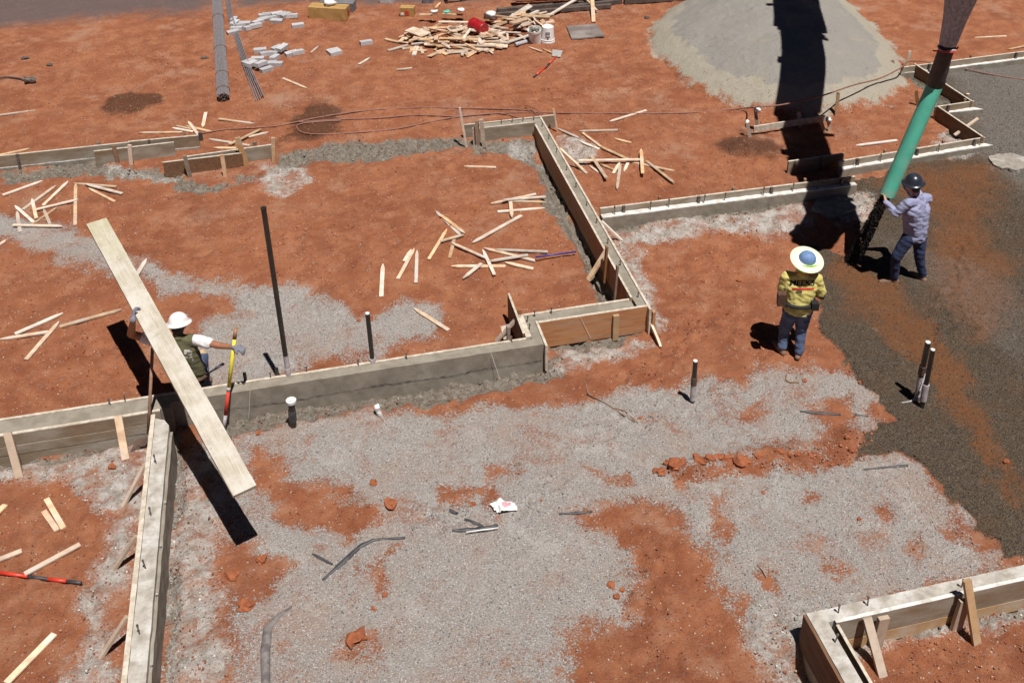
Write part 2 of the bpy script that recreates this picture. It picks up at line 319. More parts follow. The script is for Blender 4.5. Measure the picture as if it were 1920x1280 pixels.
# grey lean-concrete strips in the footing trenches
for f, q in ((.10, ((510,285),(600,272),(700,264),(862,256),(885,275),(800,287),(700,294),(600,304),(520,322))), (.12, ((960,280),(1010,300),(1060,380),(1110,470),(1180,570),(1150,575),(1085,490),(1030,390),(985,310))), (.10, ((870,262),(1000,256),(1062,350),(1112,440),(1152,520),(1180,575),(1130,560),(1085,490),(1040,390),(990,300),(960,280),(880,282))),
             (.10, ((0,322),(180,300),(310,325),(400,345),(520,318),(540,300),(480,330),(420,350),(300,350),(180,318),(0,340))), (.10, ((380,770),(640,725),(1030,660),(1050,700),(900,735),(700,765),(560,795),(440,825),(385,830))),
             (.09, ((1020,645),(1215,602),(1240,612),(1150,640),(1030,662))), (.12, ((322,800),(345,800),(330,1000),(318,1300),(292,1300),(300,1000))), (.08, ((0,858),(280,818),(285,835),(100,862),(0,878))),
             (.08, ((1570,1200),(1920,1120),(1920,1140),(1640,1210))), (.12, ((1495,1165),(1515,1160),(1620,1300),(1550,1300),(1490,1200))), (.08, ((1120,402),(1610,345),(1610,365),(1150,428))),
             (.07, ((1700,125),(1740,165),(1780,200),(1770,212),(1730,180))), (.07, ((1745,205),(1790,240),(1800,262),(1770,250)))):
    polyfield(X, Y, PP(*q), f, fld['trench'])
add('wet', .10, (1525,462),(1600,500),(1605,405),(1640,372),(1618,352),(1600,335),(1700,312),(1850,280),(1835,262),(1760,205),(1700,130),(2100,80),(2300,200),(2400,1200),(1920,1062),(1872,1062),(1862,1030),(1800,950),(1750,880),(1700,862),(1606,860),(1630,795),(1672,775),(1650,755),(1612,715),(1595,670),(1560,620),(1532,565),(1528,520))
add('wet', .12, (1590,505),(1560,480),(1520,470),(1540,500))
add('rust', .16, (1560,490),(1660,520),(1730,600),(1790,690),(1850,760),(1880,860),(1920,960),(1880,930),(1840,840),(1790,760),(1740,700),(1660,640),(1590,580),(1550,530))
add('rust', .4, (1640,330),(1880,300),(1860,450),(1900,560),(1820,640),(1750,540),(1750,400))
add('dust', .5, (1840,280),(1760,110),(2200,80),(2300,350),(1960,400),(1900,330))
fld['dust2'] = np.zeros(NV); add('dust2', .35, (1600,420),(1660,470),(1800,620),(1960,760),(1960,560),(1830,480),(1700,440))
add('grey', .5, (-200,-40),(420,-40),(400,10),(350,28),(250,24),(160,34),(60,46),(-100,62))
add('grey', .3, (400,-60),(1000,-60),(980,2),(700,8),(560,4),(450,14));
add('damp', .12, (195,205),(215,182),(260,168),(302,172),(300,192),(265,208),(210,216)); add('damp', .16, (520,270),(560,210),(600,185),(625,205),(625,248),(590,258),(550,258)); add('damp', .25, (1340,275),(1400,255),(1460,270),(1440,300),(1370,300))
SANDP = PP((1222,52),(1226,92),(1262,135),(1300,172),(1370,195),(1430,210),(1500,215),(1585,217),(1655,192),(1695,152),(1693,110),(1650,68),(1600,15),(1540,-18),(1440,-35),(1340,-18),(1262,16))
polyfield(X, Y, SANDP, .55, fld['sand'])
add('sand', .25, (1480,218),(1585,215),(1640,200),(1560,222))
fld['dust'] = np.maximum(fld['dust'], fld.pop('dust2')*.42)
# heights
Z = gz0(XO, YO)
X, Y = XO, YO; sdS = sdpoly(X, Y, SANDP); pile = np.clip(sdS+.05, 0, 3)
near = (X > -9) & (X < 17.5) & (Y > 4.6) & (Y < 31)
Z = Z+np.where(near, 1, 0)*(vnoise(X, Y, .7, 1)*.03+vnoise(X, Y, 2.3, 2)*.014+vnoise(X, Y, 7, 3)*.006)
hp = 1.05*(1-np.exp(-pile*.75)); hp = hp*(1+.24*vnoise(X, Y, .7, 4)+.10*vnoise(X, Y, 1.8, 5)-.10*np.abs(vnoise(X, Y, 1.3, 41)))
Z = Z+hp+np.where(pile > .05, vnoise(X, Y, 7, 6)*.010, 0)
tr = sstep(.3, .9, fld['trench']); Z = Z-tr*.05+tr*(vnoise(X, Y, 6, 7)*.09+vnoise(X, Y, 17, 8)*.08)
sp = sstep(.4, .9, fld['spill']); Z = Z+sp*(.012+vnoise(X, Y, 8, 9)*.05+vnoise(X, Y, 18, 10)*.035)
wt = sstep(.4, .8, fld['wet']); Z = Z+wt*(.03+vnoise(X, Y, 1.6, 11)*.03+vnoise(X, Y, 12, 12)*.008)
g_ = sstep(.4, .8, fld['gravel']); Z = Z+g_*(.01+vnoise(X, Y, 14, 13)*.007)
redm = (1-g_)*(1-wt)*near; Z = Z+redm*(vnoise(X, Y, 4.5, 16)*.022+vnoise(X, Y, 15, 17)*.012); Z = Z+redm*np.maximum(vnoise(X, Y, 11, 14)-.22, 0)*.07
def prints():
    global Z
    R = np.random.default_rng(11); Q = Z.reshape(len(ay), len(ax)); paths = [((1320,600),(1180,720),26), ((1500,680),(1290,560),26), ((1450,450),(1300,500),18), ((900,380),(700,470),26), ((650,420),(300,500),26), ((1250,170),(700,180),44), ((500,160),(150,90),34), ((120,640),(330,700),18), ((1800,600),(1640,700),22), ((1840,420),(1760,620),26), ((100,960),(30,1180),16), ((1250,1250),(1180,1000),18), ((1700,1260),(1880,1180),12), ((1100,340),(1350,300),22), ((200,1000),(130,1250),14), ((1420,700),(1100,820),22), ((1060,900),(760,1000),22)]
    for a, b, n in paths:
        a = GG(*a); b = GG(*b); d = (b-a); L = d.length; d.normalize(); nrm = Vector((-d.y, d.x, 0))
        for i in range(n):
            p = a+d*(L*i/n)+nrm*((.11 if i % 2 else -.11)+R.normal()*.10)+d*R.normal()*.08; an = math.atan2(d.y, d.x)+R.normal()*.25; c, s_ = math.cos(an), math.sin(an)
            j0, j1 = np.searchsorted(ax, [p.x-.3, p.x+.3]); i0, i1 = np.searchsorted(ay, [p.y-.3, p.y+.3]); XX, YY = np.meshgrid(ax[j0:j1]-p.x, ay[i0:i1]-p.y)
            u = (XX*c+YY*s_)/.15; v_ = (-XX*s_+YY*c)/.062; r_ = np.sqrt(u*u+v_*v_); Q[i0:i1, j0:j1] += -.020*np.exp(-r_**4*1.2)+.010*np.exp(-((r_-1.35)/.28)**2)
    for q0, q1, q2 in (((300,70),(900,170),(1500,240)), ((240,95),(850,190),(1440,262)), ((0,120),(400,205),(860,330)), ((700,130),(1100,160),(1230,60))):
        A, B, C_ = GG(*q0), GG(*q1), GG(*q2)
        for i in range(700):
            s_ = i/700; p = A*(1-s_)**2+B*2*s_*(1-s_)+C_*s_*s_; j0, j1 = np.searchsorted(ax, [p.x-.2, p.x+.2]); i0, i1 = np.searchsorted(ay, [p.y-.2, p.y+.2])
            if j1 <= j0 or i1 <= i0: continue
            XX, YY = np.meshgrid(ax[j0:j1]-p.x, ay[i0:i1]-p.y); Q[i0:i1, j0:j1] -= (.0011+.0008*((i//4) % 2))*np.exp(-((XX**2+YY**2)/.0065))
    Z = Q.ravel()
prints()
Z = Z+wt*vnoise(X*.9-Y*.45, X*.6+Y*5.5, 1.6, 51)*.022
pit = (sstep(3.86, 3.98, X)*(X < 4.14))*(sstep(11.35, 11.6, Y)*(1-sstep(16.3, 16.9, Y)))*.16+(sstep(3.90, 4.02, X)*(X < 4.16))*(1-sstep(5.95, 6.12, Y))*.26+((X > -1.9)*(1-sstep(-1.84, -1.7, X)))*(Y < 10.3)*.05
Z = Z-pit
def mound(px, py, r, h):
    global Z
    c = GG(px, py); d = np.sqrt((X-c.x)**2+(Y-c.y)**2); Z = Z+h*np.exp(-(d/r)**2)*(1+.9*vnoise(X, Y, 10, 15))
mound(1400, 285, .55, .13)
fld['ridge'] = np.zeros(NV); polyfield(X, Y, PP((1215,895),(1250,872),(1320,868),(1400,850),(1520,835),(1590,815),(1640,800),(1620,850),(1560,868),(1450,882),(1380,892),(1280,905)), .12, fld['ridge'])
Z = Z+sstep(.4, .9, fld['ridge'])*(.03+vnoise(X, Y, 5, 31)*.09+vnoise(X, Y, 14, 32)*.05)
for q in ((1255,885),(1290,880),(1330,868),(1385,862),(1440,858),(1500,850),(1580,845),(1600,820)): mound(*q, .16, .07)
for q in ((890,930),(680,960),(560,930),(445,1060),(425,1190),(668,1200),(1200,990),(1260,1040),(1250,1120)): mound(*q, .22, .035)
def gzf(x, y):   # ground height under a point
    i = int(np.clip(np.searchsorted(ay, y), 1, len(ay)-1)); j = int(np.clip(np.searchsorted(ax, x), 1, len(ax)-1)); Q = Z.reshape(len(ay), len(ax))
    return float(max(Q[i, j], Q[i-1, j-1], Q[i-1, j], Q[i, j-1]))
nx, ny = len(ax), len(ay)
me = bpy.data.meshes.new('ground'); ii = (np.arange(ny-1)[:, None]*nx+np.arange(nx-1)[None, :]).ravel()
quads = np.stack([ii, ii+1, ii+nx+1, ii+nx], 1).astype(np.int32)
me.vertices.add(NV); me.vertices.foreach_set('co', np.stack([X, Y, Z], 1).ravel())
me.loops.add(quads.size); me.loops.foreach_set('vertex_index', quads.ravel()); me.polygons.add(len(quads))
me.polygons.foreach_set('loop_start', np.arange(len(quads), dtype=np.int32)*4); me.polygons.foreach_set('loop_total', np.full(len(quads), 4, np.int32))
me.update(calc_edges=True); me.polygons.foreach_set('use_smooth', np.ones(len(quads), bool))
for nm, ks in (('mA', ('gravel','spill','wet')), ('mB', ('rust','sand','grey')), ('mC', ('damp','trench','dust'))):
    a = me.attributes.new(nm, 'FLOAT_COLOR', 'POINT'); a.data.foreach_set('color', np.stack([fld[k] for k in ks]+[np.ones(NV)], 1).astype(np.float32).ravel())
m, t, b = newmat('ground_surface'); tc = nn(t, 'ShaderNodeTexCoord').outputs['Object']; msk = {}
for nm, ks in (('mA', ('gravel','spill','wet')), ('mB', ('rust','sand','grey')), ('mC', ('damp','trench','dust'))):
    at = nn(t, 'ShaderNodeAttribute', attribute_name=nm); sp_ = nn(t, 'ShaderNodeSeparateColor'); t.links.new(at.outputs['Color'], sp_.inputs[0])
    for i, k in enumerate(ks): msk[k] = sp_.outputs[i]
n_edge0 = noise_(t, tc, 5.5, 9, .72); dv = nn(t, 'ShaderNodeTexVoronoi'); dv.inputs['Scale'].default_value = 62; t.links.new(tc, dv.inputs['Vector']); dvs = nn(t, 'ShaderNodeSeparateColor'); t.links.new(dv.outputs['Color'], dvs.inputs[0]); n_edge = math_(t, 'ADD', math_(t, 'MULTIPLY', n_edge0, .62), math_(t, 'MULTIPLY', dvs.outputs[0], .38)); n_big = noise_(t, tc, .55, 4, .5); n_mid = noise_(t, tc, 3.2, 7, .62); n_fine = noise_(t, tc, 38, 4, .7); n_grain = noise_(t, tc, 130, 2, .7)
def edge(k, amp, w, n=n_edge, sh=0.0): return ramp(t, math_(t, 'ADD', msk[k], math_(t, 'MULTIPLY', math_(t, 'SUBTRACT', n, .5-sh), amp)), .5-w, .5+w)
def voro(scale, feat='F1'):
    v = nn(t, 'ShaderNodeTexVoronoi', feature=feat); v.inputs['Scale'].default_value = scale; t.links.new(tc, v.inputs['Vector']); return v
red = mixc(t, ramp(t, n_big, .38, .62), (.335, .115, .053), (.28, .089, .040)); red = mixc(t, ramp(t, n_mid, .35, .68), red, (.43, .170, .082)); red = mixc(t, ramp(t, noise_(t, tc, 1.2, 6, .62, 1.0), .50, .70, 0, .55), red, (.22, .072, .035)); red = mixc(t, ramp(t, noise_(t, tc, 9, 6, .7), .56, .68, 0, .3), red, (.22, .078, .04))
red = mixc(t, ramp(t, n_fine, .56, .75, 0, .6), red, (.22, .06, .027)); red = mixc(t, ramp(t, n_grain, .55, .8, 0, .5), red, (.46, .21, .13))
n_cr = noise_(t, tc, 19, 8, .8); red = mixc(t, ramp(t, n_cr, .57, .64, 0, .5), red, (.19, .066, .034)); red = mixc(t, ramp(t, n_cr, .40, .28, 0, .35), red, (.46, .235, .15)); v = voro(26); vsep = nn(t, 'ShaderNodeSeparateColor'); t.links.new(v.outputs['Color'], vsep.inputs[0])
spk = math_(t, 'MULTIPLY', ramp(t, vsep.outputs[0], .90, .93), ramp(t, v.outputs['Distance'], .20, .26, 1, 0)); red = mixc(t, spk, red, (.56, .42, .33))
red = mixc(t, math_(t, 'MULTIPLY', ramp(t, noise_(t, tc, .8, 9, .72), .52, .72), .7), red, (.42, .25, .175))
gv = voro(105); gs = nn(t, 'ShaderNodeSeparateColor'); t.links.new(gv.outputs['Color'], gs.inputs[0])
grv = mixc(t, gs.outputs[0], (.35, .315, .30), (.56, .515, .495)); grv = mixc(t, ramp(t, gs.outputs[1], .72, .95, 0, .7), grv, (.42, .33, .22)); grv = mixc(t, ramp(t, gv.outputs['Distance'], .5, .85, 0, .55), grv, (.19, .165, .15))
grv = mixc(t, ramp(t, noise_(t, tc, .9, 8, .7), .44, .68, 0, .6), grv, (.44, .29, .22)); grv = mixc(t, ramp(t, noise_(t, tc, 1.6, 9, .75, 1.0), .52, .66, 0, .5), grv, (.60, .565, .54)); grv = mixc(t, ramp(t, gs.outputs[2], .93, .97, 0, .8), grv, (.78, .76, .75))
wv = voro(70); ws = nn(t, 'ShaderNodeSeparateColor'); t.links.new(wv.outputs['Color'], ws.inputs[0])
wet = mixc(t, ws.outputs[0], (.07, .050, .035), (.185, .14, .105)); wet = mixc(t, ramp(t, ws.outputs[1], .75, .95, 0, .8), wet, (.20, .14, .06)); wet = mixc(t, ramp(t, wv.outputs['Distance'], .4, .7, 0, .6), wet, (.035, .026, .02))
wet = mixc(t, math_(t, 'MULTIPLY', edge('rust', 1.2, .3), ramp(t, n_cr, .35, .65, .45, 1.0)), wet, (.25, .092, .030))
wet = mixc(t, math_(t, 'MULTIPLY', ramp(t, noise_(t, tc, .9, 8, .7, .6), .48, .68), .5), wet, (.15, .075, .038))
wet = mixc(t, math_(t, 'MULTIPLY', edge('dust', .5, .35), ramp(t, ws.outputs[0], .0, 1, .35, .8)), wet, (.27, .25, .235))
col = mixc(t, math_(t, 'MULTIPLY', edge('grey', 1.3, .45), .9), red, (.125, .10, .10))
col = mixc(t, math_(t, 'MULTIPLY', edge('damp', 1.0, .3), ramp(t, n_fine, .3, .75, 1.0, .65)), col, (.085, .034, .017))
n_patch = noise_(t, tc, 1.35, 9, .72, .5); ge = math_(t, 'MULTIPLY', edge('gravel', 1.25, .14), ramp(t, math_(t, 'ADD', n_patch, math_(t, 'MULTIPLY', math_(t, 'SUBTRACT', dvs.outputs[1], .5), .16)), .55, .68, 1, .2)); col = mixc(t, math_(t, 'MULTIPLY', ge, ramp(t, noise_(t, tc, 2.1, 8, .75), .30, .42, .35, 1)), col, grv)
sand = mixc(t, ramp(t, n_fine, .35, .7), (.42, .37, .29), (.36, .32, .26)); sand = mixc(t, ramp(t, n_grain, .4, .75, 0, .6), sand, (.55, .50, .43)); sand = mixc(t, ramp(t, msk['sand'], .93, 1.0, 0, .75), sand, (.29, .275, .26)); sand = mixc(t, ramp(t, noise_(t, tc, 2.4, 9, .75), .5, .68, 0, .3), sand, (.27, .25, .225)); sand = mixc(t, ramp(t, noise_(t, tc, 1.2, 7, .7), .55, .7, 0, .5), sand, (.44, .37, .26))
col = mixc(t, edge('sand', .35, .035), col, sand)
col = mixc(t, edge('wet', .5, .09), col, wet)
tre = mixc(t, ramp(t, noise_(t, tc, 15, 8, .75), .35, .65), (.13, .118, .092), (.30, .28, .24)); col = mixc(t, math_(t, 'MULTIPLY', edge('trench', .9, .16), .92), col, tre)
spl = mixc(t, ramp(t, noise_(t, tc, 7, 9, .75), .35, .62), (.33, .285, .245), (.62, .585, .55)); spl = mixc(t, ramp(t, n_fine, .52, .72, 0, .6), spl, (.25, .215, .18)); col = mixc(t, math_(t, 'MULTIPLY', edge('spill', 1.5, .35), ramp(t, noise_(t, tc, 3.1, 9, .78), .36, .56, .15, .97)), col, spl)
t.links.new(col, b.inputs['Base Color']); b.inputs['Roughness'].default_value = .92; b.inputs['Specular IOR Level'].default_value = .25
hgt = math_(t, 'ADD', math_(t, 'ADD', math_(t, 'MULTIPLY', n_fine, .8), math_(t, 'MULTIPLY', n_cr, 1.1)), math_(t, 'MULTIPLY', n_grain, .35)); hgt = math_(t, 'SUBTRACT', hgt, math_(t, 'MULTIPLY', math_(t, 'MULTIPLY', gv.outputs['Distance'], ge), .55))
hgt = math_(t, 'SUBTRACT', hgt, math_(t, 'MULTIPLY', math_(t, 'MULTIPLY', wv.outputs['Distance'], msk['wet']), .8)); hgt = math_(t, 'ADD', hgt, math_(t, 'MULTIPLY', math_(t, 'ADD', msk['trench'], msk['spill']), math_(t, 'MULTIPLY', noise_(t, tc, 22, 5, .7), 1.4)))
bn = nn(t, 'ShaderNodeBump'); bn.inputs['Strength'].default_value = .9; bn.inputs['Distance'].default_value = .03; t.links.new(hgt, bn.inputs['Height']); t.links.new(bn.outputs[0], b.inputs['Normal'])
me.materials.append(m); gr = link(bpy.data.objects.new('ground', me)); gr['kind'] = 'structure'; gr['label'] = 'red earth building site with gravel, spilled cement and wet aggregate'
# ------------------------------------------------------------------ loose pebbles (uncountable)
def pebbles(name, n, key, thr, rmin, rmax, cols, label, box=(-7, 15, 5, 24), falloff=True, notkeys=()):
    Q = fld[key].reshape(ny, nx) if key else None; vs = []; fs = []; mi = []; cnt = 0
    base = np.array([[1,0,0],[0,1,0],[-1,0,0],[0,-1,0],[0,0,1],[0,0,-1]], float); tri = np.array([[0,1,4],[1,2,4],[2,3,4],[3,0,4],[1,0,5],[2,1,5],[3,2,5],[0,3,5]])
    x = rng.uniform(box[0], box[1], n); yy = box[2]+(box[3]-box[2])*rng.random(n)**1.4
    i = np.clip(np.searchsorted(ay, yy), 1, ny-1); j = np.clip(np.searchsorted(ax, x), 1, nx-1)
    ok = np.ones(n, bool) if key is None else (Q[i, j] > thr+rng.uniform(-.25, .25, n))
    for k in notkeys: ok &= fld[k].reshape(ny, nx)[i, j] < .5
    x = x[ok]; yy = yy[ok]; i = i[ok]; j = j[ok]; n = len(x); z = Z.reshape(ny, nx)[i, j]
    r = rmin+(rmax-rmin)*rng.random(n)**2.5; A = rng.normal(size=(n, 3, 3)); q, _ = np.linalg.qr(A)
    b3 = base[None]*rng.uniform(.6, 1.25, (n, 6, 1))*np.array([1.2, .95, .75]); b3 = np.einsum('nij,nkj->nki', q, b3)*r[:, None, None]
    b3 += np.stack([x, yy, z+r*.25], 1)[:, None, :]; vv = b3.reshape(-1, 3); ff = (tri[None]+6*np.arange(n)[:, None, None]).reshape(-1, 3).astype(np.int32)
    me = bpy.data.meshes.new(name); me.vertices.add(len(vv)); me.vertices.foreach_set('co', vv.ravel()); me.loops.add(ff.size); me.loops.foreach_set('vertex_index', ff.ravel())
    me.polygons.add(len(ff)); me.polygons.foreach_set('loop_start', np.arange(len(ff), dtype=np.int32)*3); me.polygons.foreach_set('loop_total', np.full(len(ff), 3, np.int32))
    pick = rng.integers(0, len(cols), n); me.polygons.foreach_set('material_index', np.repeat(pick, 8).astype(np.int32)); me.update(calc_edges=True)
    for k, c in enumerate(cols): me.materials.append(mat(name+'_tone_'+'abcdef'[k], c, [u*.7 for u in c], 80, .9))
    o = link(bpy.data.objects.new(name, me)); o['kind'] = 'stuff'; o['label'] = label; o['category'] = 'gravel'
pebbles('loose_gravel', 260000, 'gravel', .55, .004, .013, [(.27,.25,.24), (.42,.40,.39), (.55,.53,.52), (.40,.31,.22), (.17,.155,.15), (.36,.335,.325)], 'dry grey gravel spread over the red earth', (-7, 9, 5, 15), notkeys=('wet',))
pebbles('wet_gravel', 150000, 'wet', .6, .004, .012, [(.045,.032,.024), (.11,.09,.07), (.18,.14,.09), (.08,.045,.025)], 'dark wet gravel freshly placed on the right side', (5, 14, 5, 18))
pebbles('scattered_pebbles', 120000, None, 0, .004, .017, [(.33,.125,.065), (.27,.09,.045), (.38,.16,.09), (.23,.075,.038), (.50,.36,.27), (.34,.125,.065)], 'small stones and crumbs scattered on red earth', (-8, 12, 5, 24), notkeys=('wet','gravel','sand'))
pebbles('red_crumbs', 4500, 'ridge', .35, .006, .030, [(.36,.135,.068), (.32,.115,.058), (.40,.16,.09)], 'crumbled red soil along the broken ridge in the gravel', (4, 9, 7, 10))
pebbles('sand_grit', 16000, 'sand', .45, .004, .014, [(.36,.33,.29), (.42,.38,.31), (.30,.28,.25), (.38,.35,.30)], 'coarse grit over the sand pile', (8, 17, 15, 30))
pebbles('cement_crumbs', 26000, 'spill', .5, .005, .022, [(.58,.54,.49), (.42,.38,.33), (.70,.67,.63), (.30,.27,.23)], 'crumbs of spilled cement beside the footings', (-7, 13, 5, 19))
pebbles('footing_rubble', 22000, 'trench', .5, .006, .030, [(.26,.24,.20), (.36,.34,.29), (.17,.155,.13)], 'rough concrete rubble along the footing trenches', (-7, 13, 5, 19))
# ------------------------------------------------------------------ concrete footing walls with form boards
def Gz(q, z): return G(q[0], q[1], z)
def bolts(w, pts, h=.09, m='bolt'):
    for p in pts:
        k = MB(); p = Vector(p); d = Vector((random.uniform(-.12, .12), random.uniform(-.12, .12), 1)).normalized()*h
        k.tube([p-Vector((0, 0, .03)), p+d], .0075, 6); k.tube([p+d*.80, p+d*.94], .013, 6); k.build('anchor_bolt', m, w)
def lineb(a, b, n, j=.3):
    a = Vector(a); b = Vector(b); return [a.lerp(b, (i+.5+random.uniform(-j, j))/n) for i in range(n)]
ZT = .40
# W1: long front wall, left half still boarded, right half stripped to bare concrete
w = thing('footing_wall', 'long front footing wall, its right half stripped to bare grey concrete', 'footing wall', (-.5, 10.75, 0))
c = MB(); c.poly([(-9, 10.80), (-9, 10.565), (-1.9, 10.58), (-1.9, 10.665), (2.73, 10.665), (2.73, 11.02), (2.73, 11.13), (4.12, 11.13), (4.12, 11.30), (2.60, 11.30), (2.60, 10.80)][:2]+[(-1.9, 10.58), (-1.9, 10.665), (2.72, 10.665), (2.72, 10.80)], -.12, ZT-.012)
c.rough(.14, .004).build('concrete', 'concrete_fresh', w)
c = MB(); c.box(-9, 10.803, -.05, 2.52, 10.838, ZT+.004); c.rough(.2, .003).build('form_board', 'board_pale', w)
for z0, z1, y0 in ((.235, ZT-.01, 10.523), (.105, .229, 10.516), (-.06, .10, 10.520)):
    c = MB(); c.box(-9, y0, z0, -2.02, 10.561, z1); c.rough(.2, .003).build('form_board', 'board_grey', w)
c = MB(); c.poly([(-9, 10.523), (-2.02, 10.523), (-2.02, 10.563), (-9, 10.563)], ZT-.008, ZT+.004); c.rough(.2, .002).build('form_board', 'board_pale', w)
# cast seam: ragged dark cold joint low on the bare face
c = MB(); L = []; x = -1.75
while x < 2.7: L.append(x); x += .03
def sz(u): return .135+.05*mnoise.noise(Vector((u*1.1, 3, 0)))+.022*mnoise.noise(Vector((u*7, 3, 0)))+.012*mnoise.noise(Vector((u*23, 3, 0)))
for a_, b_ in zip(L, L[1:]):
    ta = .004+.016*abs(mnoise.noise(Vector((a_*9, 7, 0)))); tb = .004+.016*abs(mnoise.noise(Vector((b_*9, 7, 0))))
    c.add([(a_, 10.6565, sz(a_)), (b_, 10.6565, sz(b_)), (b_, 10.6565, sz(b_)+tb), (a_, 10.6565, sz(a_)+ta)], [[0, 1, 2, 3]])
c.build('seam', 'black_plastic', w)
bolts(w, [G(q[0], q[1], .4) for q in ((508,708),(575,697),(672,684),(763,672),(960,640),(207,757),(235,752))])
for i, (pb, ptp) in enumerate((((37, 895), (22, 783)), ((236, 860), (226, 748)))):
    a_ = G(*pb, .0); b_ = G(*ptp, ZT+.05); b_.y = min(b_.y, 10.49)+.01; MB().beam(a_, b_, .085, .04, (1, 0, 0) if 0 else (0, -1, .5)).build('brace', 'wood_brace' if i == 0 else 'wood_stake', w)
# W2: boarded return with orange plywood face
w = thing('footing_wall', 'short footing wall with orange plywood face, left of the red clearing', 'footing wall', (3.4, 11.2, 0))
c = MB(); c.poly([(2.60, 10.803), (2.722, 10.803), (2.722, 11.14), (4.118, 11.14), (4.118, 11.30), (2.60, 11.30)], -.12, ZT-.014); c.rough(.14, .004).build('concrete', 'concrete_fresh', w)
c = MB(); c.box(2.524, 10.842, -.05, 2.597, 11.335, ZT+.003); c.rough(.2, .002).build('form_board', 'board_pale', w)
c = MB(); c.box(2.60, 11.303, -.05, 4.10, 11.338, ZT+.004); c.rough(.2, .003).build('form_board', 'board_pale', w)
c = MB(); c.box(2.76, 11.095, .105, 4.33, 11.136, ZT); c.rough(.2, .002).build('form_board', 'board_orange', w)
c = MB(); c.box(2.76, 11.093, -.02, 4.33, 11.134, .10); c.rough(.2, .002).build('form_board', 'board_orange', w)
c = MB(); c.box(2.725, 10.60, .0, 2.757, 11.15, ZT+.004); c.rough(.2, .002).build('form_board', 'board_pale', w)
c = MB(); c.box(2.76, 11.098, ZT+.001, 4.33, 11.134, ZT+.008); c.build('board_edge', 'board_pale', w)
MB().box(3.79, 11.045, -.05, 3.87, 11.09, .36).build('form_stake', 'wood_brace', w)
bolts(w, [G(q[0], q[1], .4) for q in ((1003,592),(1034,587),(1176,558),(988,602),(992,617))])
# corner brace kit at the inside corner
MB().box(2.30, 10.95, -.02, 2.34, 11.02, .52).build('form_stake', 'wood_brown', w)
MB().box(2.485, 10.86, -.05, 2.517, 11.78, .45).rough(.2, .002).build('form_board', 'board_dark', w); MB().box(2.486, 10.86, .452, 2.516, 11.78, .458).build('board_edge', 'board_pale', w)
MB().beam(G(930, 640, .0), G(975, 590, .42), .07, .03).build('brace', 'wood_brace', w)
MB().beam(G(973, 632, .05), G(974, 580, .5), .05, .03, (0, 1, 0)).build('form_stake', 'wood_brown', w)
MB().beam(G(945, 610, .2), G(951, 635, .05), .1, .03, (0, 1, 0)).build('form_stake', 'wood_stake', w)
MB().stake(G(1239, 650, .02), G(1221, 608, .12), .09, .03, (1, 0, .2)).build('brace', 'wood_stake', w)
# W3: long wall running away from the camera
w = thing('footing_wall', 'long boarded footing wall running away between the two red yards', 'footing wall', (4.2, 14, 0))
c = MB(); c.box(4.155, 11.14, -.1, 4.285, 17.15, ZT-.012); c.rough(.14, .004).build('concrete', 'concrete_fresh', w)
c = MB(); c.box(4.121, 11.34, .0, 4.152, 16.90, ZT+.005); c.rough(.2, .003).build('form_board', 'board_orange', w)
c = MB(); c.box(4.121, 11.34, ZT+.006, 4.152, 16.90, ZT+.012); c.rough(.2, .002).build('board_edge', 'board_pale', w)
c = MB(); c.box(4.288, 11.02, -.02, 4.320, 17.16, ZT+.006); c.rough(.2, .003).build('form_board', 'board_pale', w)
MB().box(4.335, 11.0, -.05, 4.375, 11.06, .36).build('form_stake', 'board_orange', w)
bolts(w, [(4.24, y, ZT-.012) for y in (11.35, 12.15, 12.75, 13.35, 13.9, 14.5, 15.1, 15.75, 16.3, 16.8)])
for (pb, pt_, wd, mm) in (((1137,528),(1142,457),.06,'wood_brown'), ((1174,562),(1177,517),.05,'wood_brown')):
    a_ = G(*pb, 0); a_.x = 4.06; b_ = Vector((4.09, a_.y, .62)); MB().beam(a_, b_, wd, .03, (1, 0, 0)).build('form_stake', mm, w)
MB().beam(G(1103, 525, 0), G(1137, 470, .42), .08, .03).build('brace', 'wood_stake', w)
MB().beam(G(1100, 325, .12), G(1050, 279, .42), .045, .03).build('brace', 'wood_stake', w)
MB().beam(G(1170, 455, .06), G(1128, 415, .42), .045, .03).build('brace', 'wood_stake', w)
# W4: far short wall, boarded both sides
w = thing('footing_wall', 'short boarded footing wall at the far end, under two upright stakes', 'footing wall', (3.6, 17, .16))
c = MB(); c.box(3.12, 17.0, .0, 4.28, 17.165, ZT-.012); c.rough(.15, .004).build('concrete', 'concrete_fresh', w)
c = MB(); c.box(2.84, 17.168, .05, 4.60, 17.20, ZT+.004); c.rough(.2, .003).build('form_board', 'board_grey', w)
c = MB(); c.box(3.05, 16.965, .05, 4.118, 16.996, ZT+.003); c.rough(.2, .003).build('form_board', 'board_grey', w)
c = MB(); c.box(3.05, 16.967, ZT+.005, 4.118, 16.994, ZT+.012).build('board_edge', 'board_pale', w)
c = MB(); c.box(2.84, 17.17, ZT+.006, 4.60, 17.198, ZT+.013).build('board_edge', 'board_pale', w)
bolts(w, [(x, 17.1, ZT-.01) for x in (3.55, 3.75, 3.95, 4.15)])
def upright(px0, py0, px1, py1, zb=None, wd=.05, m='wood_stake', par=None, lean=0, nm='form_stake'):
    b_ = GG(px0, py0); D = b_.x*F2[0]+b_.y*F2[1]+lean; t_ = V(px1, py1, D); k = MB(); k.beam(b_-Vector((0, 0, .05)), t_, wd, .025, tuple(-F2)); return k.build(nm, m, par)
upright(875, 272, 862, 202, par=w, wd=.035); upright(1046, 246, 1038, 204, par=w, wd=.03); upright(908, 272, 902, 224, par=w, wd=.07, m='wood_stake')
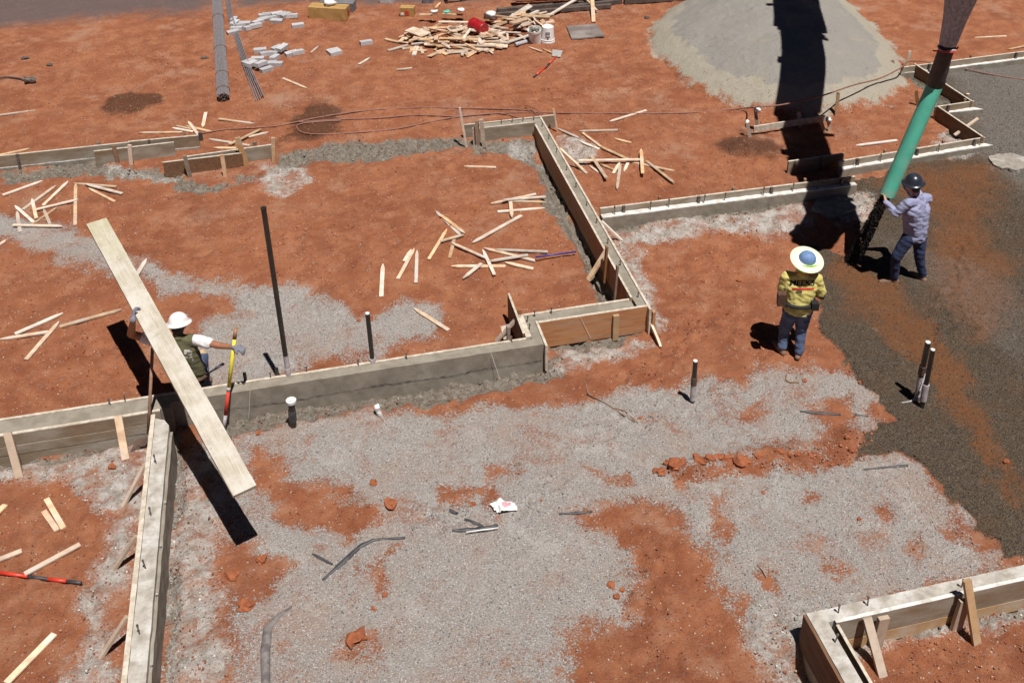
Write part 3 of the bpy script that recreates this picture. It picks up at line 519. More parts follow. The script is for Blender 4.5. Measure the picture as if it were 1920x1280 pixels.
upright(896, 270, 894, 226, par=w, wd=.07, m='wood_brown'); upright(890, 268, 888, 240, par=w, wd=.05, m='wood_stake')
# W5: wall to the right with white cement ledge
def ledge_wall(label, q0, q1, zl, ztop, mm, qf0, qf1, nst, boltn=0, depth=.22, mpale='board_pale'):
    a_ = Gz(q0, ztop); b_ = Gz(q1, ztop); d = (b_-a_); d.z = 0; L = d.length; d.normalize(); n = Vector((d.y, -d.x, 0))
    w = thing('footing_wall', label, 'footing wall', ((a_.x+b_.x)/2, (a_.y+b_.y)/2, .08))
    k = MB(); c0 = (a_+b_)/2; k.frame((c0.x, c0.y, ztop/2), d, n, UPV, L/2, .018, ztop/2); k.rough(.2, .003).build('form_board', mm, w)
    k = MB(); k.frame((c0.x, c0.y, ztop+.005), d, n, UPV, L/2, .017, .003); k.build('board_edge', mpale, w)
    if qf0:
        f0 = Gz(qf0, zl); f1 = Gz(qf1, zl); k = MB(); o = n*.021
        pts = [(a_.x+o.x, a_.y+o.y), (f0.x, f0.y), (f1.x, f1.y), (b_.x+o.x, b_.y+o.y)]; k.poly(pts, -.1, zl-.015); k.rough(.12, .005).build('concrete', 'concrete_fresh', w)
        k = MB(); i_ = Vector((f0.x-a_.x, f0.y-a_.y, 0)).normalized()*.02; k.poly([(p[0], p[1]) for p in pts], zl-.012, zl+.006); k.rough(.09, .006).build('cement_crust', 'concrete_white', w)
        if boltn: bolts(w, lineb((a_.x*.4+f0.x*.6, a_.y*.4+f0.y*.6, zl), (b_.x*.4+f1.x*.6, b_.y*.4+f1.y*.6, zl), boltn), .16)
    for i in range(nst):
        s = (i+.6)/nst; p = a_.lerp(b_, s)+n*(.045 if i % 2 == 0 else -.05); MB().box(p.x-.02, p.y-.02, .0, p.x+.02, p.y+.02, ztop+(.05 if i % 2 else .02)).build('form_stake', 'bolt' if i % 2 == 0 else 'wood_brown', w)
    return w
ledge_wall('boarded footing wall with white cement ledge, crossed by the black shadow', (1125,391), (1603,331), .30, .40, 'board_grey', (1130,409), (1607,347), 7, 9)
ledge_wall('board-faced footing stub standing in the shadow beside the green pipe', (1478,303), (1582,288), .2, .40, 'board_grey', None, None, 1)
ledge_wall('footing board with white cement foot, right of the green pipe', (1572,303), (1846,258), .30, .41, 'board_grey', (1580,318), (1862,272), 5, 5)
ledge_wall('lower zigzag form board facing the gravel, with crossed brace', (1757,199), (1843,257), .2, .44, 'board_dark', None, None, 0)
ledge_wall('short ledge board between the two zigzag form boards', (1754,201), (1826,190), .30, .42, 'board_grey', (1764,213), (1843,205), 2, 0)
ledge_wall('upper zigzag form board behind the black rubber sleeve', (1715,120), (1822,190), .2, .44, 'board_dark', None, None, 0)
ledge_wall('far footing board running off the right edge of the photo', (1690,127), (1935,95), .30, .42, 'board_grey', (1785,128), (1940,108), 3, 0)
for pb, pt_ in (((1789,258),(1834,222)), ((1800,188),(1815,176)), ((1763,118),(1755,138))):
    k = MB().beam(GG(*pb)+Vector((0, 0, .05)), G(pt_[0], pt_[1], .5), .06, .025); tag(k.build('wooden_brace', 'wood_stake'), {1789: 'pale brace crossing the lower zigzag form board', 1800: 'short brace on the ledge board corner', 1763: 'pale brace leaning beside the black rubber sleeve'}[pb[0]], 'brace', 'braces on the zigzag forms')
# stakes standing near the zigzag forms
for a_, b_, mm, lab in (((1318+10-8,198),(1320,168),'wood_brown','thin brown stake standing left of the green pipe'), ((1679,133),(1673,113),'wood_brown','brown stake standing at the left end of the far board'), ((1700,128),(1706,96),'wood_stake','pale stake at the corner where the hose passes'), ((1568,218),(1572,174),'wood_brace','tall tan stake standing at the foot of the sand pile')):
    if a_[0] == 1320: a_, b_ = (1722,198), (1718,170)
    o = upright(*a_, *b_, m=mm, wd=.06, nm='wooden_stake'); o.name = 'standing_stake'; tag(o, lab, 'stake', 'stakes standing near the green pipe')
# batter board frame near the shadow
w = thing('batter_board', 'low batter board between short stakes under the black shadow', 'batter board', GG(1480, 248))
a_ = GG(1412, 254); b_ = GG(1545, 236); k = MB(); k.beam(a_+Vector((0, 0, .13)), b_+Vector((0, 0, .16)), .03, .12); k.build('crosspiece', 'board_pale', w)
for q in (((1408,260),(1401,230)), ((1421,244),(1416,200)), ((1502,238),(1498,210)), ((1548,248),(1538,222)), ((1557,246),(1553,220))): upright(*q[0], *q[1], par=w, wd=.06, m='wood_brace' if q[0][0] != 1421 else 'board_grey', nm='stake')
for q, zc in (((1420,206), .52), ((1401,229), .34), ((1553,224), .38)):
    c0 = V(q[0], q[1], GG(1420, 244) @ Vector(F2) if q[0] == 1420 else (GG(1408, 258) @ Vector(F2) if q[0] == 1401 else GG(1557, 246) @ Vector(F2))); k = MB(); k.rock(c0, .055, .8, int(q[0])); k.build('rag', 'white_plastic', w, smooth=True)
# W6 bottom right corner
w = thing('footing_wall', 'corner footing wall with propped boards at bottom right', 'footing wall', (5.2, 6.0, 0))
c = MB(); c.poly([(4.145, 4.2), (4.30, 4.2), (4.30, 5.96), (9, 5.96), (9, 6.10), (4.145, 6.10)], -.3, ZT-.01); c.rough(.12, .005).build('concrete', 'concrete_dry', w)
c = MB(); c.box(4.36, 5.92, .13, 9, 5.957, ZT+.004); c.rough(.2, .003).build('form_board', 'board_grey', w)
c = MB(); c.box(4.36, 5.918, -.03, 9, 5.955, .125); c.rough(.2, .003).build('form_board', 'wood_brace', w)
c = MB(); c.box(4.36, 5.919, ZT+.006, 9, 5.956, ZT+.013); c.rough(.2, .002).build('board_edge', 'concrete_white', w)
c = MB(); c.box(4.345, 4.2, .05, 4.375, 5.90, ZT+.004); c.rough(.2, .003).build('form_board', 'board_dark', w)
c = MB(); c.box(4.345, 4.2, ZT+.006, 4.375, 5.90, ZT+.013); c.rough(.2, .002).build('board_edge', 'board_pale', w)
c = MB(); c.box(4.112, 4.2, -.05, 4.142, 6.10, ZT-.02); c.rough(.2, .003).build('form_board', 'board_dark', w)
for a_, b_, wd in (((1655,1268),(1612,1135),.085), ((1832,1212),(1802,1072),.08)):
    p = G(*a_, -.02); q = G(*b_, .45 if a_[0] < 1700 else .66); q.y = min(q.y, 5.88); MB().beam(p, q, wd, .04, (0, -1, .4)).build('brace', 'wood_brace', w)
for x, y in ((4.80, 5.88), (5.66, 5.87)): MB().beam((x, y-.02, -.05), (x+.02, y-.02, ZT+.02), .11, .045, (0, 1, 0)).build('form_stake', 'wood_brace', w)
bolts(w, [G(q[0], q[1], .39) for q in ((1572,1148),(1627,1135),(1565,1203),(1803,1100))], .12)
# W7 bottom left wall running toward the camera
w = thing('footing_wall', 'footing wall running toward the camera, lower left, with dried cement on top', 'footing wall', (-2.0, 8, 0))
c = MB(); c.poly([(-2.065, 4.0), (-1.905, 4.0), (-1.905, 10.25), (-1.96, 10.36), (-2.065, 10.42)], -.2, ZT-.01); c.rough(.12, .005).build('concrete', 'concrete_dry', w)
c = MB(); c.box(-2.118, 4.0, -.02, -2.068, 10.48, ZT+.004); c.rough(.2, .003).build('form_board', 'board_pale', w)
c = MB(); c.box(-1.903, 4.0, -.1, -1.872, 10.2, .33); c.rough(.15, .006).build('lower_lift', 'concrete_fresh', w)
bolts(w, [G(q[0], q[1], .39) for q in ((293,868),(283,966),(274,1065),(262,1188))], .13)
bolts(w, [Vector((-1.885, y, .30)) for y in (9.05, 8.45, 7.85, 7.05)], .08, 'bolt_pale')
for a_, b_ in (((230,950),(281,872)), ((210,1073),(262,1003)), ((187,1235),(252,1153))):
    p = G(*a_, .0); q = G(*b_, .36); q.x = min(q.x, -2.14); MB().beam(p, q, .045, .03).build('brace', 'wood_brace', w)
# W8.. upper left boards
ledge_wall('grey footing board at upper left running off the left edge', (-60,299), (243,267), .2, .42, 'board_grey', (-60,303), (240,273), 2, 0)
ledge_wall('short grey footing board in front, with a pale and a dark stake', (176,284), (326,267), .2, .42, 'board_grey', None, None, 0)
ledge_wall('rear footing board ending at the dark stake at upper left', (240,266), (372,254), .2, .42, 'board_grey', (250,272), (340,262), 2, 0)
ledge_wall('brown oiled form board over the trench at upper left', (305,305), (455,287), .2, .42, 'board_dark', None, None, 0)
ledge_wall('grey footing board right of the brown one, with tan brace', (350,294), (513,271), .2, .42, 'board_grey', None, None, 1, 0)
for (a_, b_, mm, lab) in (((222,306),(213,273),'wood_brown','dark stake against the short grey footing board'), ((246,310),(243,272),'wood_stake','pale stake against the short grey footing board'), ((357,332),(346,292),'board_grey','grey stake against the brown oiled board'), ((423,332),(416,290),'wood_stake','pale stake against the brown oiled board'), ((464,312),(445,258),'wood_brace','tan brace leaning on the boards at upper left'), ((513,305),(512,258),'wood_stake','thin pale stake at the right end of the upper left boards'), ((378,264),(375,249),'black_plastic','short dark stake at the end of the rear footing board'), ((480,292),(477,266),'wood_brown','short dark stake on the grey board')):
    o = upright(*a_, *b_, m=mm, wd=.065 if mm != 'wood_brace' else .09, nm='propping_stake'); tag(o, lab, 'stake', 'stakes propping the upper left boards')
# ------------------------------------------------------------------ loose stakes and sticks on the ground
def segx(a, b, c, d):
    def o(p, q, r): return (q[0]-p[0])*(r[1]-p[1])-(q[1]-p[1])*(r[0]-p[0])
    return o(a, b, c)*o(a, b, d) < 0 and o(c, d, a)*o(c, d, b) < 0
def sticks(where, group, L, wd=.054, th=.019, name='wooden_stake', matl='wood_stake', word='stake', blunt=False):
    L = [tuple(q) for q in L]; order = sorted(range(len(L)), key=lambda i: (L[i][0]+L[i][2])); rank = {i: k for k, i in enumerate(order)}; done = []
    for i, q in enumerate(L):
        a = GG(q[0], q[1]); b = GG(q[2], q[3]); lv = 0
        for (c, d, l) in done:
            if segx(a, b, c, d): lv = max(lv, l+1)
        done.append((a, b, lv)); jit = random.uniform(.9, 1.12)
        za = gzf(a.x, a.y)+th*.6; zb = gzf(b.x, b.y)+th*.6; zm = gzf((a.x+b.x)/2, (a.y+b.y)/2)+th*.6; bump = max(0, zm-(za+zb)/2)+lv*th*1.05
        A = G(q[0], q[1], za+bump); B = G(q[2], q[3], zb+bump); k = MB(); (k.beam if blunt else k.stake)(A, B, wd*jit, th)
        n = len(L); nth = ORD[rank[i]] if n > 1 else ''
        lab = (f'{nth} {word} from the left {where}' if n > 1 else f'{where}'); o = k.build(name, matl); tag(o, lab, 'stake' if word == 'stake' else 'stick', group)
sticks('in the loose cluster at far left below the boards', 'stakes scattered at the left', [(80,339,5,366),(105,348,43,393),(128,340,81,385),(142,345,141,422),(138,344,218,350),(160,345,229,363),(166,353,215,378),(146,374,63,394),(60,373,68,409),(28,386,63,417),(32,397,38,435),(107,389,57,423),(82,393,94,421),(117,424,24,422)])
sticks('in the small heap behind the boards at upper left', 'stakes behind the upper left boards', [(260,249,342,248),(323,240,362,247),(329,236,368,244),(348,236,395,247),(353,228,371,252)], wd=.055)
sticks('beside the hose right of the upper left boards', 'stakes by the hose', [(392,261,468,273),(490,242,430,271),(503,248,466,257),(400,277,443,278),(477,232,410,223),(380,239,386,211)], wd=.058)
sticks('in the group near the first tall black pipe', 'stakes right of the tall pipe', [(718,495,715,556),(777,466,746,523),(771,468,758,490),(782,470,780,530)])
sticks('in the crossed pile beside the blue rod', 'stakes crossed beside the blue rod', [(838,430,804,486),(817,396,862,440),(853,444,843,484),(872,438,827,404),(870,440,826,452),(846,455,912,484),(846,499,948,499),(868,522,903,494),(905,468,927,515),(907,465,1004,489),(928,468,1027,472),(916,490,990,478),(947,492,1000,504),(886,455,978,404)])
sticks('in the parallel bunch left of the long wall', 'stakes in the parallel bunch', [(920,382,1005,364),(942,375,1023,369),(1024,379,955,377),(1021,390,933,397),(960,408,957,376)])
sticks('in the long cluster right of the far wall', 'stakes right of the far wall', [(1143,228,1212,207),(1086,246,1158,244),(1137,283,1092,249),(1045,241,1084,258),(1085,264,1124,280),(1126,275,1180,300),(1207,299,1085,301),(1265,321,1180,303),(1202,280,1205,325),(1107,290,1137,334),(1157,355,1163,308),(1264,343,1212,302),(1170,322,1178,304),(1105,311,1124,324),(1126,308,1155,320),(1162,305,1150,325),(1077,305,1100,325),(1152,260,1183,268)])
sticks('by the left edge behind the squatting worker', 'stakes at left behind the worker', [(118,587,28,626),(0,636,90,622),(111,603,49,674),(228,580,112,612),(275,485,257,515),(12,450,-6,462)])
sticks('on the red ground at lower left', 'stakes at lower left', [(87,935,119,990),(82,958,107,994),(150,1020,46,1076),(41,1032,-6,1050),(10,946,-6,962),(102,1188,12,1280)], wd=.062, blunt=True, name='wooden_batten')
for lab, q in (('stake lying on the gravel edge right of the tall pipe', (776,578,841,619)), ('single stake lying on red ground left of the wall', (870,312,930,314)), ('pale stick left of the brown damp patch at far left', (67,207,-8,217)), ('single stick on red ground right of the rebar bundle', (576,166,530,147)), ('tiny stick above the upper brick heap gap', (597,87,583,99)), ('small stake on red ground below the lone bricks', (693,109,673,121)), ('small flat stick lying right of the small stake', (742,131,773,128)), ('small stick near the white rail at top', (826,5,817,15)), ('thin weathered stick leaning on the far left board', (55,279,-5,292)), ('pale slat lying on red earth at top right', (1827,71,1887,68)), ('pale slat lying above the far right footing board', (1890,93,1925,86)), ('long thin pale slat lying in front of the zigzag forms', (1605,273,1682,263))):
    sticks(lab, 'lone sticks on the red ground', [q])
# rods and small tools
def rod(name, label, cat, pts, r, m, zoff=.012, par=None):
    P = []
    for q in pts:
        p = GG(*q[:2]); z = gzf(p.x, p.y)+r+zoff+(q[2] if len(q) > 2 else 0); P.append(G(q[0], q[1], z))
    o = MB().tube(P, r, 8).build(name, m, par, smooth=True)
    if label: tag(o, label, cat)
    return o
w = thing('marked_rod', 'red and black banded rod lying at the left edge', 'rod', GG(75, 1082)); pts = [(-8,1072),(52,1080),(90,1085),(125,1089),(152,1092)]
for i, mm in enumerate(('orange_red', 'black_plastic', 'orange_red', 'black_plastic')): rod('band', None, None, [pts[i], pts[i+1]], .018, mm, par=w)
rod('blue_rod', 'blue painted rod sticking out of the crossed stakes', 'rod', [(1004,482,.05),(1080,472,.03)], .013, 'blue_paint')
w = thing('shovel', 'square shovel with red and black handle lying on red earth', 'shovel', GG(1030, 115))
k = MB(); a_ = GG(1037, 106); h = gzf(a_.x, a_.y)+.03; P = [G(1036,93,h+.02), G(1055,95,h+.02), G(1051,107,h), G(1035,105,h)]; k.add(P+[p-Vector((0, 0, .012)) for p in P], [[0,1,2,3],[7,6,5,4],[0,4,5,1],[1,5,6,2],[2,6,7,3],[3,7,4,0]]); k.build('blade', 'bolt_pale', w)
for q0, q1, mm in (((1043,106),(1030,119),'orange_red'), ((1030,119),(1023,126),'black_plastic'), ((1023,126),(1006,140),'orange_red'), ((1006,140),(1001,144),'black_plastic')): rod('handle', None, None, [q0, q1], .018, mm, par=w)
for i, (pts, lab) in enumerate((([(1100,738),(1135,755),(1165,775),(1190,790)], 'forked brown root lying on gravel in the centre'), ([(1280-15,882),(1255,900)], 'thin twig'), ([(1420,1058),(1430,1068),(1438,1082)], 'bent dark twig beside the brown stain at lower right'), ([(1475,702),(1473,712),(1480,716),(1498,717)], 'curved wire behind the yellow-shirted worker'))):
    if i == 1: continue
    rod('twig', lab, 'twig', pts, .008, 'wood_brown', .004)
    if i == 0: tw = bpy.data.objects[ALL[-1].name]; rod('fork', None, None, [(1150,764),(1172,770),(1196,792)], .006, 'wood_brown', .006, par=tw); rod('fork', None, None, [(1112,745),(1102,735),(1098,716)], .006, 'wood_brown', .006, par=tw)
# dark membrane scraps and buried tube in the gravel
def strip(label, pts, ws, m='black_plastic', name='plastic_scrap'):
    k = MB(); V0 = []
    n = len(pts)
    P = [GG(*q) for q in pts]; P = [Vector((p.x, p.y, gzf(p.x, p.y))) for p in P]
    sub = []; sw = []
    for i in range(n-1):
        for s in range(6): sub.append(P[i].lerp(P[i+1], s/6)); sw.append(ws[i]+(ws[i+1]-ws[i])*s/6)
    sub.append(P[-1]); sw.append(ws[-1])
    for i, p in enumerate(sub):
        d = (sub[min(i+1, len(sub)-1)]-sub[max(i-1, 0)]).normalized(); sd = Vector((-d.y, d.x, 0)); wv_ = sw[i]*(1+.5*mnoise.noise(p*20))
        p = p+Vector((0, 0, .006+.012*abs(mnoise.noise(p*15)))); V0 += [p+sd*wv_-Vector((0, 0, .02)), p+sd*wv_*.6+Vector((0, 0, .010)), p-sd*wv_*.6+Vector((0, 0, .012)), p-sd*wv_-Vector((0, 0, .02))]
    m_ = len(sub); k.add(V0, [[i*4+j, (i+1)*4+j, (i+1)*4+j+1, i*4+j+1] for i in range(m_-1) for j in range(3)]+[[3, 2, 1, 0], [4*(m_-1), 4*(m_-1)+1, 4*(m_-1)+2, 4*(m_-1)+3]]); return tag(k.build(name, m, smooth=True), label, 'plastic scrap', 'dark plastic scraps in the gravel')
strip('longest black plastic strip, bent, lying in the gravel', [(605,1089),(640,1058),(675,1025),(700,1015),(760,1009)], [.012,.035,.03,.018,.01])
strip('short black plastic piece left of the bent strip', [(586,1040),(605,1050),(624,1060)], [.008,.022,.01]); strip('small black plastic piece above the flat strip', [(843,961),(858,968)], [.015,.018])
strip('wide black plastic piece touching the flat strip', [(871,976),(890,984),(906,990)], [.018,.025,.01]); strip('flat black strip with white edge left of the cup', [(848,1000),(900,995),(934,988)], [.012,.035,.012]); rod('white_tube', 'thin white tube lying on the black plastic strip', 'tube', [(874,997,.02),(934,989,.02)], .007, 'white_plastic')
strip('narrow dark strip right of the crumpled cup', [(1048,967),(1080,964),(1110,961)], [.006,.016,.008]); strip('dark strip half buried near the red ridge, left piece', [(1500,773),(1540,776),(1576,779)], [.008,.02,.008]); strip('short dark strip at the end of the buried one', [(1602,778),(1627,781)], [.008,.01]); strip('grey strip at the edge of the wet gravel', [(1620,882),(1660,878),(1702,874)], [.006,.01,.016])
k = MB(); P = [GG(*q) for q in ((498,1300),(498,1220),(503,1180),(520,1158),(548,1136))]; k.tube([Vector((p.x, p.y, gzf(p.x, p.y)+.0)) for p in P], [.045,.05,.05,.04,.012], 10)
for v_ in k.v: v_.z -= .016; v_ += mnoise.noise_vector(v_*14)*.010
tag(k.build('buried_tube', 'dusty_grey', smooth=True), 'grey dusty tube half buried in gravel at bottom', 'tube')
c0 = GG(942, 958); c0.z = gzf(c0.x, c0.y); w = thing('crumpled_bag', 'crumpled white and pink plastic bag lying on gravel', 'litter', c0); k = MB(); k2 = MB(); n_ = 9
for i in range(n_):
    for j in range(n_):
        u = (i/(n_-1)-.5)*.24; v_ = (j/(n_-1)-.5)*.17; q = Vector((u, v_, .5)); z = .012+.085*abs(mnoise.noise(q*17))+.03*max(0, .5-abs(u)*6)
        k.v.append(c0+Vector((u*(1+.5*mnoise.noise(q*9)), v_*(1+.5*mnoise.noise(q*8+Vector((3, 0, 0)))), z)))
k.f = [[i*n_+j, (i+1)*n_+j, (i+1)*n_+j+1, i*n_+j+1] for i in range(n_-1) for j in range(n_-1) if not (i+j < 2 or i+j > 13)]
o = k.build('bag', 'white_plastic', w); md = o.modifiers.new('thick', 'SOLIDIFY'); md.thickness = .004
k2.v = [k.v[i*n_+j]+Vector((0, 0, .005)) for i in range(4, 8) for j in range(3, 7)]; k2.f = [[a*4+b, (a+1)*4+b, (a+1)*4+b+1, a*4+b+1] for a in range(3) for b in range(3)]; k2.build('pink_print', M['pink'], w)
CL = [(700,908,.07),(735,950,.10),(490,1052,.085),(436,1083,.075),(462,1138,.11),(668,1200,.12),(722,1115,.035),(700,1142,.04),(1145,1098,.055),(1165,1105,.04),(1155,1120,.05),(1265,888,.13),(1240,893,.08),(1388,875,.10),(1310,880,.09),(1345,868,.08),(673,603,.045),(695,600,.06),(1146,730,.045),(1508,716,.04),(880,650,.03),(125,672,.045),(97,728,.035),(385,0,0),(1430,925,.035),(1610,975,.035),(455,925,.03),(485,812,.05),(1595,853,.06),(1588,832,.05),(1885,872,.06),(1318,528,.05),(1385,528,.05),(1015,943,.02),(888,952,.05),(1560,700,.04),(1200,785,.04),(210,875,.07),(1130,445,.03),(1460,860,.06),(1495,856,.05),(1560,872,.03),(1612,720,.03),(1228,890,.05),(1250,880,.06),(1278,884,.07),(1330,878,.06),(1362,868,.08),(1402,874,.05),(1422,864,.06),(1480,863,.05),(1520,856,.05)]
PL = {700: 'upright red clod on gravel above the small red patch', }
k_i = 0
def near_words(px, py):
    col = 'far left' if px < 300 else 'left of centre' if px < 700 else 'centre' if px < 1150 else 'right of centre' if px < 1550 else 'far right'
    row = 'far yard' if py < 500 else 'middle ground' if py < 760 else 'gravel area' if py < 1000 else 'near ground'
    return f'{row}, {col}'
cells = {}
for q in sorted(CL, key=lambda q: q[0]):
    if q[2] > 0: cells.setdefault(near_words(q[0], q[1]), []).append(q)
for wd_, qs in cells.items():
    for i, q in enumerate(qs):
        c0 = GG(q[0], q[1]); c0.z = gzf(c0.x, c0.y)+q[2]*(-.05 if wd_.startswith('gravel area, right') else .12); k = MB().rock(c0, q[2]*.8, .65, int(q[0]*7+q[1])); sz = 'large' if q[2] > .075 else 'small' if q[2] < .042 else 'mid-sized'
        tag(k.build('earth_clod', 'clod', base=(c0.x, c0.y, c0.z-.02)), (f'{ORD[i]} red earth clod from the left in the {wd_}' if len(qs) > 1 else f'{sz} red earth clod alone in the {wd_}'), 'earth clod', 'red earth clods on the ground')
# ------------------------------------------------------------------ pipes rising from the ground
def pipe_up(par, nm, px0, py0, px1, py1, r, m, z0=None, n=14, hollow=True):
    b_ = G(px0, py0, z0) if z0 is not None else GG(px0, py0); D = b_.x*F2[0]+b_.y*F2[1]; t_ = V(px1, py1, D); k = MB(); k.tube([b_-Vector((0, 0, .05)), t_], r, n); o = k.build(nm, m, par, smooth=False); return b_, t_, o
def collar(par, nm, a_, b_, s0, s1, r, m): MB().tube([a_.lerp(b_, s0), a_.lerp(b_, s1)], r, 14).build(nm, m, par, smooth=False)
b0 = G(542, 705, ZT-.02); w = thing('vent_pipe', 'tall black pipe rising from the front wall', 'pipe', b0); a_, b_, o = pipe_up(w, 'pipe', 541, 704, 494, 390, .031, 'black_pipe', ZT-.02); collar(w, 'coupling', a_, b_, .0, .05, .038, 'tape'); collar(w, 'dusty_length', a_, b_, .05, .13, .0325, 'tape'); MB().tube([b_-Vector((0, 0, .01)), b_+Vector((0, 0, .004))], .036, 14).build('rim', 'black_pipe', w)
b0 = G(700, 682, ZT-.02); w = thing('vent_pipe', 'shorter black pipe with white top rising from the front wall', 'pipe', b0); a_, b_, o = pipe_up(w, 'pipe', 699, 680, 689, 588, .029, 'black_pipe', ZT-.02); collar(w, 'coupling', a_, b_, -.05, .10, .04, 'tape'); MB().tube([b_, b_+Vector((0, 0, .012))], .026, 14).build('cap', 'white_cap', w)
for q0, q1 in (((462,718),(453,700)) , ((521,700),(516,683))):
    b_ = G(*q0, .3); o = MB().box(b_.x-.02, 10.845, 0, b_.x+.02, 10.885, .50); tag(o.build('steel_form_pin', 'black_pipe'), 'black steel pin behind the front wall, near the yellow handle' if q0[0] == 462 else 'black steel pin left of the tall pipe foot', 'pin', 'steel pins behind the front wall')
b0 = GG(1298, 755); w = thing('pipe_stub', 'short black pipe stub taped at the foot, standing on gravel edge', 'pipe', b0); a_, b_, o = pipe_up(w, 'pipe', 1298, 755, 1304, 677, .030, 'black_pipe'); collar(w, 'tape_wrap', a_, b_, .08, .52, .036, 'tape'); collar(w, 'clamp', a_, b_, .44, .62, .038, 'rusty_steel'); MB().tube([b_, b_+Vector((0, 0, .01))], .027, 14).build('cap', 'white_cap', w)
b0 = GG(1728, 765); w = thing('conduit_riser', 'front black conduit riser with white wrapped foot in the wet gravel', 'pipe', b0); a_, b_, o = pipe_up(w, 'pipe', 1728, 765, 1749, 656, .030, 'black_pipe'); collar(w, 'tape_wrap', a_, b_, .14, .42, .040, 'tape'); MB().tube([b_, b_+Vector((0, 0, .01))], .027, 14).build('cap', 'white_cap', w)
b0 = GG(1716, 752); w = thing('conduit_riser', 'rear black conduit riser with clamp and thin tubes in the wet gravel', 'pipe', b0); a_, b_, o = pipe_up(w, 'pipe', 1718, 750, 1740, 642, .034, 'black_pipe'); collar(w, 'tape_wrap', a_, b_, .05, .42, .036, 'tape'); collar(w, 'clamp', a_, b_, .46, .60, .046, 'rusty_steel'); MB().tube([b_, b_+Vector((0, 0, .01))], .030, 14).build('cap', 'white_cap', w)
for dx in (0, .05):
    MB().tube([a_+Vector((-.22+dx, -.02, .02)), a_+Vector((-.10+dx, -.03, .03)), a_+Vector((-.02+dx, -.04, .12)), a_.lerp(b_, .5)+Vector((.02+dx, -.045, 0))], .011, 8).build('thin_tube', 'tape', w, smooth=True)
b0 = GG(550, 800); w = thing('cleanout_pipe', 'black pipe stub with round white cap before the front wall', 'pipe', b0); a_, b_, o = pipe_up(w, 'pipe', 550, 800, 546, 752, .040, 'black_pipe'); collar(w, 'coupling', a_, b_, .25, .65, .048, 'black_plastic'); MB().lathe([(.058,-.02),(.062,.02),(.045,.022),(.045,.012),(.024,.012),(.024,.03),(.001,.03)], b_, (0, 0, 1), 20).build('cap', 'white_cap', w)
b0 = GG(710, 778); b0.z = gzf(b0.x, b0.y); w = thing('pipe_elbow', 'small white plastic elbow poking from rubble before the wall', 'pipe', b0); MB().tube([b0+Vector((.03, -.03, -.02)), b0+Vector((0, 0, .06)), b0+Vector((-.015, .03, .14))], .032, 12).build('elbow', 'white_cap', w, smooth=True); MB().tube([b0+Vector((-.002, .004, .07)), b0+Vector((-.008, .018, .10))], .039, 12).build('coupling', 'tape', w)
# ------------------------------------------------------------------ bricks
def bricks(where, L, grp):
    order = sorted(range(len(L)), key=lambda i: L[i][0]); rank = {i: k for k, i in enumerate(order)}
    for i, q in enumerate(L):
        c0 = GG(q[0]/3, q[1]/3); an = math.radians(q[2]); lv = q[3] if len(q) > 3 else 0; z = gzf(c0.x, c0.y)+.04+lv*.08; d = Vector((math.cos(an), math.sin(an), 0)); n = Vector((-d.y, d.x, 0)); tl = Vector((random.uniform(-.15, .15)*bool(lv), random.uniform(-.15, .15), 1)).normalized()
        w_ = q[4] if len(q) > 4 else 1; k = MB(); u = (d-tl*d.dot(tl)).normalized(); v_ = tl.cross(u)
        for s in range(w_): k.frame(Vector((c0.x, c0.y, z))+v_*(s-(w_-1)/2)*.135, u, v_, tl, .135, .066, .042)
        k.rough(.09, .003); tag(k.build('paving_brick', 'brick', smooth=False), (f'{ORD[rank[i]]} grey brick from the left in the {where}' if len(L) > 1 else where), 'brick', grp)
bricks('upper brick heap beside the rebar', [(1318,115,80),(1322,138,60),(1345,150,10),(1378,142,-10),(1312,192,20),(1332,172,-15),(1405,166,35),(1440,158,25),(1452,134,40),(1482,122,20),(1488,98,5),(1512,92,-5),(1535,110,30),(1558,132,-20),(1560,92,15),(1585,98,30),(1610,104,40),(1645,104,-10)], 'bricks in the upper heap')
bricks('lower brick heap below the rebar fan', [(1465,295,0),(1500,312,10),(1530,312,-15),(1560,285,40),(1592,300,50,1),(1640,312,20,0,1),(1675,306,20),(1398,360,35),(1420,385,50,1),(1452,345,-10),(1470,388,45,1),(1500,402,30),(1522,370,0),(1556,372,-15),(1546,334,60)], 'bricks in the lower heap')
bricks('single small grey brick right of the upper heap', [(1677,156,5)], 'lone bricks'); bricks('pair of grey bricks lying together on red earth', [(1880,300,20,0,2)], 'lone bricks'); bricks('lone pale brick left of the scrap wood heap', [(2060,250,10,0,1)], 'lone bricks')
# ------------------------------------------------------------------ rebar
a_ = GG(420, 190); b_ = GG(404, -60); d = (b_-a_).normalized(); sdv = Vector((-d.y, d.x, 0)); w = thing('rebar_bundle', 'tied bundle of grey reinforcing bars lying on the ground', 'rebar', a_); ends = MB(); rods = MB()
for i in range(9):
    for j in range(7):
        e = ((i-4)/4.3)**2+((j-3)/3.6)**2
        if e > 1: continue
        o_ = sdv*((i-4)*.026+(j % 2)*.012)+Vector((0, 0, .02+j*.024)); jj = random.uniform(-.03, .03); p0 = a_+o_+d*jj; P = [p0]+[a_+o_+d*s+sdv*.006*mnoise.noise(Vector((s, i, j)))+Vector((0, 0, 0)) for s in (1.5, 3, 5, 8)]
        rods.tube(P, .0115, 6); ends.tube([p0-d*.004, p0+d*.002], .0118, 6)
rods.build('bars', 'rebar', w); ends.build('cut_ends', 'rusty_steel', w)
for s in (.35, 1.15, 2.6, 4.6):
    c0 = a_+d*s+Vector((0, 0, .09)); k = MB(); k.tube([c0+sdv*(.128*math.cos(t_))+Vector((0, 0, .096*math.sin(t_))) for t_ in [2*math.pi*q/20 for q in range(21)]], .006, 5, caps=False); k.build('wire_tie', 'rusty_steel', w)
